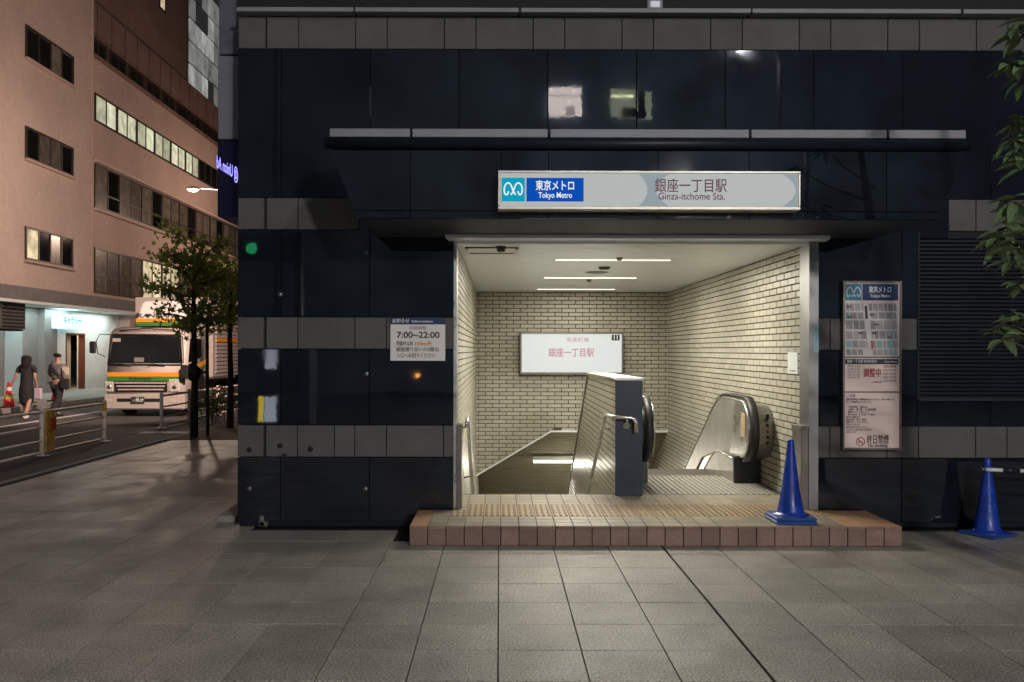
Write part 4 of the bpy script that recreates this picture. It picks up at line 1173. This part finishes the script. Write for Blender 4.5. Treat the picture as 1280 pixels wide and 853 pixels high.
def person(label, x0, y0, z0, H, heading, woman):
    """walks along +Y (away from the camera), heading rotates; built in local axes then turned"""
    t = thing('person', label, 'person', (x0, y0, z0))
    rot = Matrix.Rotation(heading, 4, 'Z'); k = H/1.75
    def T(p): v = rot @ (Vector(p)*k); return (v.x+x0, v.y+y0, v.z+z0)
    # pelvis, spine, neck, head
    V = [(0,0,.95),(0,.01,1.12),(0,.02,1.32),(0,.02,1.45),(0,.03,1.52),(0,.04,1.62),(0,.045,1.72)]
    Rr = [.10,.09,.105,.065,.050,.080,.07]
    E = [(0,1),(1,2),(2,3),(3,4),(4,5),(5,6)]
    def chain(start, pts, rs):
        p = start
        for q, r_ in zip(pts, rs):
            V.append(q); Rr.append(r_); E.append((p, len(V)-1)); p = len(V)-1
    # legs: one forward, one back
    sw = .20
    chain(0, [(-.09,.0,.90),(-.10,.16,.52),(-.10,.14,.12),(-.10,.17,.05),(-.10,.30,.03)], [.095,.068,.045,.04,.035])
    chain(0, [(.09,.0,.90),(.10,-.05,.50),(.10,-.30,.16),(.10,-.33,.09),(.10,-.22,.03)], [.095,.068,.045,.04,.035])
    # arms
    if woman:
        chain(2, [(-.15,.02,1.40),(-.20,.02,1.36),(-.27,-.02,1.12),(-.38,.02,.92),(-.42,.05,.85)], [.06,.05,.042,.032,.035])
        chain(2, [(.15,.02,1.40),(.19,.02,1.36),(.22,-.02,1.10),(.22,.12,.88),(.22,.15,.80)], [.06,.05,.042,.032,.035])
    else:
        chain(2, [(-.17,.02,1.41),(-.23,.02,1.36),(-.25,.04,1.12),(-.14,.24,1.06),(-.08,.30,1.08)], [.07,.058,.048,.036,.036])
        chain(2, [(.17,.02,1.41),(.23,.02,1.36),(.27,-.03,1.08),(.29,.05,.84),(.29,.07,.76)], [.07,.058,.048,.036,.036])
    skin_body('body', [T(p) for p in V], E, [r_*k for r_ in Rr], M['skin'], t)
    def shell(nm, V2, E2, R2, m): return skin_body(nm, [T(p) for p in V2], E2, [tuple(q*k for q in r_) if isinstance(r_, tuple) else r_*k for r_ in R2], m, t, 2)
    # hair
    if woman:
        shell('hair', [(0,.03,1.70),(0,.0,1.60),(0,-.04,1.45),(0,-.05,1.28)], [(0,1),(1,2),(2,3)], [.135,.145,.135,.09], M['hair'])
        # long black dress
        shell('dress', [(0,.01,1.05),(0,.02,1.25),(0,.02,1.42),(0,.0,.80),(0,.0,.50),(0,.0,.30),(-.20,.02,1.34),(-.24,.0,1.20),(.19,.02,1.34),(.22,.0,1.20)],
              [(0,1),(1,2),(0,3),(3,4),(4,5),(2,6),(6,7),(2,8),(8,9)], [.165,.17,.12,.21,.20,.16,.075,.065,.075,.065], M['clothblk'])
    else:
        shell('hair', [(0,.03,1.73),(0,.01,1.68),(0,-.01,1.61)], [(0,1),(1,2)], [.10,.118,.09], M['hair'])
        shell('shirt', [(0,.0,.98),(0,.01,1.15),(0,.02,1.34),(0,.02,1.44),(-.20,.02,1.38),(-.26,.03,1.15),(-.16,.20,1.08),(.20,.02,1.38),(.275,-.03,1.10),(.29,.03,.93)],
              [(0,1),(1,2),(2,3),(2,4),(4,5),(5,6),(2,7),(7,8),(8,9)], [.155,.16,.175,.11,.085,.072,.06,.085,.072,.06], M['clothgrey'])
        shell('trousers', [(0,0,.98),(-.09,.0,.86),(-.10,.16,.52),(-.10,.14,.10),(.09,.0,.86),(.10,-.05,.50),(.10,-.30,.14)],
              [(0,1),(1,2),(2,3),(0,4),(4,5),(5,6)], [.15,.125,.098,.075,.125,.098,.075], M['clothnavy'])
    for sx_, sy_ in ((-.10, .20), (.10, -.28)):
        a_ = T((sx_, sy_-.08, .04)); b_ = T((sx_, sy_+.12, .035))
        MB().tube([a_, b_], [.05*k, .04*k], 8).build('shoe', M['whitepl'] if woman else M['black'], t)
    return t, T, k
yP = 22.3
tw_, T1, k1 = person('woman with long black hair in a black dress walking away across the road', X(34, yP), yP, -.12, 1.62, R(8), True)
b1 = T1((.23, .17, .66))
o = MB().bbox(b1[0]-.10, b1[0]+.10, b1[1]-.05, b1[1]+.05, b1[2]-.16, b1[2]+.12, .02).build('shopping_bag', mat('pale_lilac_bag', (.5,.42,.5), .6)); tag(o, 'pale lilac bag hanging from the right hand of the woman in black', 'bag')
yM = 22.6
tm_, T2, k2 = person('man in grey shirt and dark trousers walking away with a shoulder bag', X(72, yM), yM, -.12, 1.64, R(-14), False)
o = thing('shoulder_bag', 'black shoulder bag on the right hip of the man in grey', 'bag', T2((.27, -.02, .92)))
b2 = T2((.30, -.06, .92))
MB().bbox(b2[0]-.10, b2[0]+.10, b2[1]-.07, b2[1]+.07, b2[2]-.15, b2[2]+.12, .025).build('bag_body', M['clothblk'], o)
MB().tube([T2((.28,-.06,1.02)), T2((.12,-.17,1.22)), T2((-.05,-.15,1.40)), T2((-.13,-.04,1.50))], .018, 6).build('strap', M['clothblk'], o)
o = MB().bbox(T2((.2,.1,1.0))[0]-.02, T2((.2,.1,1.0))[0]+.14, yM-.12, yM-.08, .95, 1.16, .004).build('paper_folder', mat('cream_folder', (.55,.5,.38), .6)); tag(o, 'cream folder tucked under the right arm of the man in grey', 'folder')

# ================================================================== STREET TREES
def star_leaf(mb, p, size, rnd):
    # five-pointed maple-like leaf, slightly folded
    ax = Vector((rnd.uniform(-1,1), rnd.uniform(-1,1), rnd.uniform(-.2,1))).normalized()
    u = ax.orthogonal().normalized(); u.rotate(Matrix.Rotation(rnd.uniform(0, 6.28), 3, ax)); v = ax.cross(u)
    ring = []
    for k in range(10):
        r_ = size*(1.0 if k % 2 == 0 else .45)
        a_ = 2*math.pi*k/10
        ring.append(Vector(p)+u*math.cos(a_)*r_+v*math.sin(a_)*r_*.85+ax*(.18*r_ if k % 2 == 0 else 0))
    mb.add([Vector(p)] + ring, [(0, 1+k, 1+(k+1) % 10) for k in range(10)])
def tree(label, x0, y0, h, crown_r, cz0, nleaf, lsize, seed, lean=0., squash=1.):
    rnd = random.Random(seed)
    t = thing('street_tree', label, 'tree', (x0, y0, 0))
    tr = [(x0, y0, 0), (x0+.01+lean*.2, y0, h*.3), (x0-.02+lean*.5, y0+.02, h*.6), (x0+lean, y0, h*.92)]
    MB().tube(tr, [.075,.058,.045,.015], 10).build('trunk', M['bark'], t)
    br = MB(); lf = MB(); tips = []
    nb = 26
    for i in range(nb):
        zb_ = cz0 + (h*.9-cz0)*(i/nb)**1.1
        a_ = i*2.399+rnd.uniform(-.3,.3)
        rr = crown_r*(1-.55*max(0, (i/nb)-.35))*rnd.uniform(.55, 1.1)
        if i/nb < .3: rr *= .62
        s_ = Vector((x0+lean*(zb_/h), y0, zb_))
        rise = rnd.uniform(.15,.6)*(1 if i/nb > .25 else .3)
        e = s_ + Vector((math.cos(a_)*rr, math.sin(a_)*rr, rise))
        mid = s_.lerp(e, .5)+Vector((0,0,rnd.uniform(-.02,.08)))
        br.tube([s_, mid, e], [.020,.013,.005], 6)
        tips.append((s_, mid, e))
    br.build('branches', M['bark'], t)
    n_ = 0
    while n_ < nleaf:
        s_, mid, e = tips[rnd.randrange(nb)]
        u = rnd.uniform(.25, 1.05)
        p = (s_.lerp(mid, u*2) if u < .5 else mid.lerp(e, (u-.5)*2))
        cl = .07+.10*rnd.random()
        p = p + Vector((rnd.gauss(0,cl), rnd.gauss(0,cl), rnd.gauss(0,cl*.8)))
        star_leaf(lf, p, lsize*rnd.uniform(.6,1.15), rnd); n_ += 1
    o = lf.build('crown', M['leafL'], t, fix=False)
    return t
T_1 = tree('young street tree with a loose leafy crown, nearest the road', X(243, 16.05), 16.05, 3.75, .98, 1.95, 1350, .078, 11)
T_2 = tree('second street tree with yellow green leaves partly hidden by the granite corner', X(288, 18.1), 18.1, 3.4, .8, 2.1, 1100, .075, 23)
o = MB().tube([(X(260, 16.4), 16.4, 0), (X(259, 16.4), 16.4, 2.2)], .032, 8).build('tree_stake', M['bark']); tag(o, 'wooden stake beside the trunk of the nearest street tree', 'stake')
o = MB().tube([(X(243, 16.0), 15.95, 1.05), (X(246, 16.0), 15.93, 1.2), (X(241, 16), 15.95, 1.35)], [.09,.13,.07], 10).tube([(X(243, 16), 15.97, 1.15), (X(260, 16.4), 16.36, 1.2)], .02, 6).build('tree_tie', M['black']); tag(o, 'black padding tied round the trunk of the nearest street tree', 'tree tie')
# low shrub by the rail
rnd = random.Random(5); lf = MB(); stx = MB()
t = thing('roadside_shrub', 'low bright green weed shrub behind the tree stake at the rail', 'shrub', (-6.4, 20, 0))
for k in range(26):
    bx_ = rnd.uniform(-6.7,-5.9); by_ = rnd.uniform(19,22); top = Vector((bx_+rnd.uniform(-.2,.2), by_+rnd.uniform(-.2,.2), rnd.uniform(.4,1.05)))
    stx.tube([(bx_, by_, 0), top], .006, 4)
    for j in range(16):
        p = Vector((bx_, by_, 0)).lerp(top, rnd.uniform(.3,1))+Vector((rnd.gauss(0,.07), rnd.gauss(0,.07), rnd.gauss(0,.05)))
        star_leaf(lf, p, .05, rnd)
stx.build('stems', M['bark'], t); lf.build('foliage', mat('bright_weed_leaf', (.16,.24,.06), .5, var=.4), t, fix=False)

# broadleaf tree reaching in from the right
def leafmesh():
    mb = MB(); L_ = .13; vs = []; n_ = 7
    prof_ = [0.004,.014,.021,.024,.021,.013,.001]
    for i in range(n_):
        y = L_*i/(n_-1); zc_ = -.25*y*y/L_*1.6
        vs += [(-prof_[i], y, zc_+prof_[i]*.35), (0, y, zc_), (prof_[i], y, zc_+prof_[i]*.35)]
    fs = []
    for i in range(n_-1):
        for k_ in (0, 1): fs.append((i*3+k_, i*3+k_+1, (i+1)*3+k_+1, (i+1)*3+k_))
    mb.add(vs, fs, True); return mb.mesh('leaf', M['leafR'])
lm = leafmesh()
YT = 5.0
t = thing('evergreen_tree', 'broadleaf evergreen with glossy leaf whorls reaching in at the right edge', 'tree', (3.9, YT, 0))
MB().tube([(3.95, YT+.1, 0), (3.88, YT+.05, 1.2), (3.75, YT, 2.4), (3.55, YT, 3.8)], [.10,.08,.06,.02], 10).build('trunk', M['bark'], t)
rnd = random.Random(12)
whorls = [(1274,38,1.0),(1262,78,.8),(1280,98,.9),(1276,150,.9),(1284,160,1.),(1266,172,.9),(1281,205,1.),(1272,190,.8),(1268,250,1.0),(1259,283,1.15),(1277,262,1.1),(1252,300,1.0),(1281,310,1.1),
          (1268,330,.9),(1275,352,.7),(1263,404,1.0),(1256,420,.9),(1280,395,1.0),(1290,60,1.1),(1295,230,1.2),(1292,340,1.1),(1290,130,1.1),(1300,290,1.1),(1268,395,.7),(1279,72,.8),(1284,25,1.)]
br = MB(); nleaf = 0
for (px, py, s_) in [q for q in whorls if q[0] < 1289]:
    y_ = YT+rnd.uniform(-.25,.25); c = Vector((X(px, y_), y_, Z(py, y_)))
    base = Vector((3.72, YT, min(c.z-.35, 3.6)))
    br.tube([base, base.lerp(c, .6)+Vector((0,0,-.04)), c], [.014,.008,.004], 6)
    for k in range(9):
        a_ = k*2*math.pi/9+rnd.uniform(-.3,.3); el = rnd.uniform(-.5,.45)
        o = inst('leaf', lm, t, c+Vector((0,0,rnd.uniform(-.03,.03))), (el, rnd.uniform(-.4,.4), a_+math.pi/2), (s_*1.15,)*3)
br.build('branches', M['bark'], t)

# ================================================================== LEFT-HAND STREET BUILDINGS
XB = -16.0
yl = lambda px: XB*F/(px-624)
zl = lambda y, Y: Z(y, Y)
B1 = thing('office_building', 'pink beige rendered office block with small windows at the far left', 'building', (XB, 30, 0))
Ysp = 34.55
ys0 = 18.0
MB().box(XB-8, XB, ys0, Ysp-.02, 3.6, 26).build('wall', M['pinkwall'], B1)
MB().box(XB-.1, XB+.05, Ysp-.05, Ysp+.06, 3.6, 26).build('drain_pipe', M['pinkwall2'], B1)
win_frame = {}
def window(root, Y0_, Y1_, z0_, z1_, panes, glasses, transom=None, xw=XB, sill=True):
    d = .06
    fr = MB()
    t_ = .07
    fr.box(xw+.004, xw+d, Y0_, Y1_, z1_-t_, z1_); fr.box(xw+.004, xw+d, Y0_, Y1_, z0_, z0_+t_)
    fr.box(xw+.004, xw+d, Y0_, Y0_+t_, z0_+t_, z1_-t_); fr.box(xw+.004, xw+d, Y1_-t_, Y1_, z0_+t_, z1_-t_)
    n_ = panes; wv = (Y1_-Y0_-2*t_)/n_
    for i in range(1, n_): fr.box(xw+.006, xw+d-.01, Y0_+t_+i*wv-.03, Y0_+t_+i*wv+.03, z0_+t_, z1_-t_)
    if transom: 
        zt_ = z0_+(z1_-z0_)*transom; fr.box(xw+.008, xw+d-.015, Y0_+t_, Y1_-t_, zt_-.03, zt_+.03)
    w_ = fr.build('window', M['frame'], root)
    for i in range(n_):
        g_ = glasses[i % len(glasses)]
        MB().box(xw+.002, xw+.02, Y0_+t_+i*wv+.03, Y0_+t_+(i+1)*wv-.03, z0_+t_, z1_-t_).build('pane', M[g_], w_)
    if sill: MB().box(xw+.003, xw+.14, Y0_-.05, Y1_+.05, z0_-.09, z0_-.003).build('sill', M['pinkwall2'], w_)
    return w_
wy0, wy1 = yl(31), yl(90.5)
for (z0_, z1_, gl) in ((11.45, 12.55, ['glass','glass','glass2','glass']), (8.05, 9.14, ['glass','glass2','glass2','glass']), (4.63, 5.76, ['lityellow','glass','glass2','glass']), (14.85, 15.95, ['glass'])):
    window(B1, wy0, wy1, z0_, z1_, 4, gl)
    window(B1, wy0-10, wy1-10, z0_, z1_, 4, ['glass'])
B2 = thing('long_office_building', 'salmon office block with long ribbon windows behind the truck', 'building', (XB, 45, 0))
MB().box(XB-8, XB, Ysp+.02, 90, 3.6, 13.28).build('wall', M['pinkwall2'], B2)
def ribbon(z0_, z1_, pw, rows_, transom):
    Y_ = yl(117.5); k = 0
    while Y_ < 62:
        window(B2, Y_, Y_+pw*2, z0_, z1_, 2, rows_(k), transom, sill=False); Y_ += pw*2; k += 1
ribbon(10.62, 11.74, 1.0, lambda k: ['litgreen','litgreen'] if k < 6 else ['glass','glass'], None)
ribbon(7.22, 8.96, 1.15, lambda k: ['glass2','glass2'] if k % 2 else ['glass2','glass'], .36)
ribbon(3.86, 5.65, 1.15, lambda k: ['lityellow','lityellow'] if k in (2,3) else ['glass2','glass2'], .36)
MB().box(XB+.003, XB+.16, Ysp+.1, 62, 7.08, 7.2).build('sill_course', M['pinkwall'], B2)
MB().box(XB+.003, XB+.16, Ysp+.1, 62, 9.0, 9.1).build('lintel_course', M['pinkwall'], B2)
MB().box(XB+.003, XB+.12, Ysp+.1, 62, 13.1, 13.24).build('cornice', M['brownwall'], B2)
# set-back top storeys
MB().box(XB-8, XB-.35, Ysp+.05, 46.0, 13.28, 40).build('upper_storeys', M['brownwall'], B2)
MB().box(XB-.30, XB-.02, Ysp+.05, 62, 14.15, 15.35).build('balcony_parapet', M['brownwall'], B2)
MB().box(XB-8, XB-.30, Ysp+.05, 62, 15.35, 15.5).build('roof_slab', M['joint'], B2)
MB().box(XB-8, XB-.36, 46, 62, 13.28, 14.2).build('recess_wall', M['frame'], B2)
for k in range(14):
    window(B2, Ysp+.3+k*1.9, Ysp+1.9+k*1.9, 13.34, 14.12, 2, ['glass'], None, xw=XB-.30, sill=False)
for k in range(20):
    MB().tube([(XB-.02, Ysp+.5+k*1.3, 14.0), (XB-.02, Ysp+.5+k*1.3, 15.3)], .02, 5).build('mullion_rib', M['frame'], B2)
window(B2, 42.2, 43.0, 18.0, 19.3, 1, ['lityellow'], None, xw=XB-.35, sill=False)
window(B2, 39.2, 40.7, 18.6, 19.8, 2, ['glass'], None, xw=XB-.35, sill=False)
# glass tower
TWR = thing('glass_tower', 'tall curtain-walled office tower rising behind the salmon block', 'building', (-16.4, 50, 0))
MB().box(-26, -16.4, 46.2, 80, 15.5, 60).build('core', M['frame'], TWR)
pmw = {}
for k in range(15):
    for j in range(16):
        y_ = 46.4+k*1.0; z_ = 15.6+j*1.2
        lit = random.random() < .8
        MB().box(-16.40, -16.34, y_, y_+.9, z_, z_+1.08).build('pane', M['towerlit' if lit else 'towerdk'], TWR)
# two small bright lamps on the tower corner
for px, py in ((233, 48), (241, 50)):
    pass

# ground floor of the near office
G = thing('shop_front', 'recessed white ground floor with lit doorway and small blue sign across the road', 'shopfront', (-16.5, 33, 0))
MB().box(XB-.6, XB+.45, ys0, 39.2, 3.22, 3.66).build('fascia', M['fascia'], G)
MB().box(XB-2, XB+.44, ys0, 39.2, 3.12, 3.22).build('soffit', M['white'], G)
xg = -16.9
yg = lambda px: xg*F/(px-624)
MB().box(xg-.3, xg, ys0, yg(48), 0, 3.12).build('wall', M['greywall'], G)
MB().box(xg-.3, xg+.25, yg(48), yg(64), 0, 3.12).build('pillar', M['greywall'], G)
MB().box(xg-.3, xg+.02, yg(64), yg(82), 0, 3.12).build('wall', M['white'], G)
MB().box(xg-.3, xg+.02, yg(106), 39.2, 0, 3.12).build('wall', M['white'], G)
MB().box(xg-.3, xg+.02, yg(82), yg(106), 2.25, 3.12).build('door_head', M['white'], G)
MB().box(xg-.6, xg+.45, 39.2, 62, 0, 3.6).build('rear_wall', M['pinkwall'], G)
MB().box(xg-2.2, xg-2.1, yg(82)-1, yg(106)+1, 0, 3.1).build('hall_back', mat('warm_hall', (.6,.48,.32), .7), G)
dr = MB().box(xg-.2, xg+.03, yg(82), yg(82)+.08, 0, 2.25).box(xg-.2, xg+.03, yg(106)-.10, yg(106), 0, 2.25).box(xg-.2, xg+.03, yg(82)+.08, yg(106)-.1, 2.17, 2.25).build('door_frame', mat('dark_red_frame', (.12,.03,.02), .5), G)
MB().box(xg-.22, xg-.16, yg(82)+.1, yg(94), .02, 2.16).build('door_leaf', mat('pale_wood_door', (.50,.38,.24), .5), G)
area_light('hall_light', (xg-1.1, (yg(82)+yg(106))/2, 2.9), 1.0, .6, 60, (1., .80, .52))
gd = MB().box(xg+.002, xg+.03, yg(6), yg(28), 0.02, 2.3).build('glass_door', mat('frosted_door', (.30,.36,.38), .3, emit=(.4,.5,.52), es=.12), G)
area_light('soffit_light', (XB-.3, 31.5, 3.10), .5, 5, 90, (.78, 1., .95))
area_light('soffit_light', (XB-.3, 36.4, 3.10), .5, 3, 55, (.85, 1., .95))
t = thing('lit_shop_sign', 'small white illuminated box sign with blue lettering above the doorway', 'sign', (XB-.5, 35, 2.5))
xs_ = XB-.30; ysg = xs_*F/(77-624); yse = xs_*F/(104-624)
MB().bbox(xs_-.5, xs_, ysg, yse, Z(412, ysg), Z(394.5, ysg), .02).build('box', mat('lit_box_sign', (.5,.6,.6), .4, emit=(.62,.92,1.), es=1.0), t)
text('ギャラリー', .34, (xs_+.01, (ysg+yse)/2, Z(402.5, 33.5)), mat('lit_blue_letter', (.02,.1,.3), .4, emit=(.08,.35,.62), es=.8), t, rot=(R(90), 0, R(90)), bold=.005, width=1.35, mirror=False)
# air conditioner
xa = -15.9; ya0 = 27.2; ya1 = xa*F/(33-624)
t = thing('air_conditioner', 'dark air conditioner unit hung below the fascia at the left edge', 'air conditioner', (xa, ya0, 2.6))
MB().bbox(xa-.5, xa, ya0, ya1, Z(413, 29), Z(379, 29), .03).build('casing', mat('dark_casing', (.10,.095,.085), .5, noise=(4,.2)), t)
for k in range(7): MB().box(xa+.001, xa+.02, ya0+1.0, ya1-.1, Z(411, 29)+k*.115, Z(411, 29)+.06+k*.115).build('louvre', M['black'], t)
MB().lathe([(.0001,.025),(.30,.025),(.34,.0)], (xa, ya0+.5, Z(396, 29)), 20, 'x').build('fan_guard', M['black'], t)
MB().box(xa-.5, xa-.1, ya0, ya1, Z(413, 29)-.06, Z(413, 29)-.005).build('bracket', M['black'], t)

# ================================================================== STREET LAMPS, WITH ADDED FILL LAMPS
def street_lamp(label, head, pole_xy, col, power, es, r=.14):
    t = thing('street_lamp', label, 'street lamp', (pole_xy[0], pole_xy[1], 0))
    hx, hy, hz = head
    MB().tube([(pole_xy[0], pole_xy[1], 0), (pole_xy[0], pole_xy[1], hz-.6), (pole_xy[0]+(hx-pole_xy[0])*.1, pole_xy[1]+(hy-pole_xy[1])*.1, hz-.15), (hx, hy, hz+.06)], [.09,.07,.04,.018], 10).build('pole', M['black'], t)
    d = Vector((hx-pole_xy[0], hy-pole_xy[1], 0)).normalized()
    MB().lathe([(.0001,.10),(.13,.08),(.20,.02),(.19,0)], (hx, hy, hz), 16).build('lamp_head', M['steel_dk'], t)
    MB().lathe([(.18,.0),(.13,-.05),(.0001,-.07)], (hx, hy, hz), 16).build('lens', emat('street_lamp_lens', col, es), t)
    point_light('street_lamp_glow', (hx, hy, hz-.22), power, col, r)
    return t
street_lamp('white LED street lamp on a long arm above the truck', (-9.85, 28.3, 6.75), (-6.4, 28.6), (1., .78, .62), 600, 14)
street_lamp('added unseen lamp further up the street behind the station building, evening the wall light', (-9.2, 46.0, 8.0), (-7.6, 46), (1., .70, .54), 1300, 14)  # added out of view to even the light on the street walls
street_lamp('added unseen lamp post just behind the corner of the station building, housing the fill flood', (-4.6, 17.4, 5.35), (-3.2, 17.4), (1., .74, .60), 0, 14, .12)  # added post, out of view; only houses the fill spot below
sp = spot_light('added_fill_flood', (-4.6, 17.4, 5.2), 5800, (1., .69, .56), .15, 95); sp.rotation_euler = Vector((-11, 13, -1.6)).to_track_quat('-Z', 'Y').to_euler()  # added spot, hidden behind the corner, brightens the office walls and truck
street_lamp('added fill lamp behind the camera lighting the pavement and the granite front', (4.4, -7.0, 5.5), (5.6, -7.6), (.98, .93, .88), 3000, 12, .3)  # added frontal fill, unseen behind the camera
street_lamp('tall street lamp across the street reflected high in the granite', (6.6, -8.2, 10.35), (7.9, -9), (.94, .93, 1.0), 1500, 12, .2)
street_lamp('added high fill lamp to the left behind the camera, lighting the ground evenly', (-5.0, -9.0, 12.5), (-6.5, -9.6), (1., .80, .70), 300, 12, .3)  # added fill, set high so the granite does not mirror it

# ================================================================== BEHIND THE CAMERA (seen only in the polished granite)
def mirrored(px, py, Yv):   # real point whose mirror image in the facade shows at this pixel
    return (X(px, Yv), 2*YF-Yv, Z(py, Yv))
t = thing('traffic_signal', 'green traffic signal across the street reflected in the granite', 'traffic light', (0, 0, 0))
gx, gy, gz_ = mirrored(314, 312, 15)
MB().bbox(gx-.55, gx+.75, gy-.2, gy-.02, gz_-.2, gz_+.2, .03).build('housing', M['black'], t)
MB().lathe([(.10,.0),(.0001,.03)], (gx, gy, gz_), 16, 'y').build('green_lens', emat('green_signal_lens', (.05,1.,.35), 3), t)
MB().tube([(gx+.8, gy-.1, 0), (gx+.8, gy-.1, gz_+.3)], .07, 8).build('pole', M['steel_dk'], t)
a_ = mirrored(322, 530, 18.2); b_ = mirrored(344, 497, 18.2)
t = thing('vending_machine', 'lit drinks machine across the pavement reflected in the granite', 'vending machine', (a_[0], a_[1], 0))
MB().bbox(a_[0]-.05, b_[0]+.7, a_[1]-.7, a_[1]-.01, -.02, 1.95, .02).build('cabinet', M['greywall'], t)
MB().box(a_[0], a_[0]+.10, a_[1]-.01, a_[1], .1, .62).build('yellow_panel', emat('yellow_lit_panel', (1.,.75,.08), 6), t)
MB().box(a_[0]+.12, b_[0], a_[1]-.01, a_[1], .1, .62).build('white_panel', emat('white_lit_panel', (.75,.85,1.), 4), t)
MB().box(a_[0]+.14, b_[0], a_[1]-.01, a_[1], 1.2, 1.62).build('display_panel', emat('display_lit_panel', (.8,.8,1.), 4), t)
# lit office windows across the street
t = thing('opposite_building', 'dark office building across the street with two lit rooms', 'building', (0, -16, 0))
MB().box(-20, 30, -40, -16.6, 0, 40).build('wall', M['oppwall'], t)
for (pa, pb, ya, yb_, col, nm) in ((686, 728, 110, 146, (1., .86, .82), 'a'), (764, 812, 112, 147, (.62, .70, .52), 'b')):
    Yv = 32.4
    x0_, y_, z1_ = mirrored(pa, ya, Yv); x1_, _, z0_ = mirrored(pb, yb_, Yv)
    w_ = MB().box(x0_, x1_, y_-.1, y_, z0_, z1_).build('window', emat('lit_office_'+nm, col, 9 if nm == 'a' else 3.2), t)
    if nm == 'a':
        MB().box(x0_, x1_, y_, y_+.01, z1_-.34, z1_-.28).build('ceiling_edge', emat('office_shade', col, 4.5), w_)
        MB().box(x0_+.62, x1_-.25, y_, y_+.012, z0_, z0_+.36).build('screen', emat('office_dim', col, 3.5), w_)
        for q_, r__ in ((.1,.08),(.9,.09),(.72,.5),(.55,.9)):
            MB().box(x0_+q_, x0_+q_+.07, y_, y_+.015, z1_-r__-.05, z1_-r__).build('downlight', emat('office_downlight', (1.,.9,.8), 20), w_)
    else:
        MB().box(x0_, x0_+.85, y_, y_+.012, z1_-.30, z1_-.24).build('tube_light', emat('office_tube', (.9,1.,.5), 18), w_)
        MB().box(x0_+.42, x1_-.22, y_, y_+.012, z0_, z0_+.30).build('cabinet', M['darkwall'], w_)
        MB().box(x0_+.9, x0_+1.15, y_, y_+.012, z0_+.3, z1_).build('partition', M['darkwall'], w_)
wx, wy_, wz = mirrored(520, 471, 20)
o = MB().lathe([(.0001,.05),(.07,.0),(.0001,-.05)], (wx, wy_, wz), 12).build('warning_lamp', emat('amber_lens', (1.,.42,.08), 30)); tag(o, 'amber warning lamp across the street reflected in the granite', 'warning lamp')

# moon-pale remainder of daylight: one very weak sun along the sky's direction
sl_ = D.lights.new('sun', 'SUN'); sl_.energy = .012; sl_.angle = R(20); sl_.color = (.8, .85, 1.)
so = D.objects.new('sun', sl_); COL.objects.link(so); so.rotation_euler = (R(50), 0, R(-20))
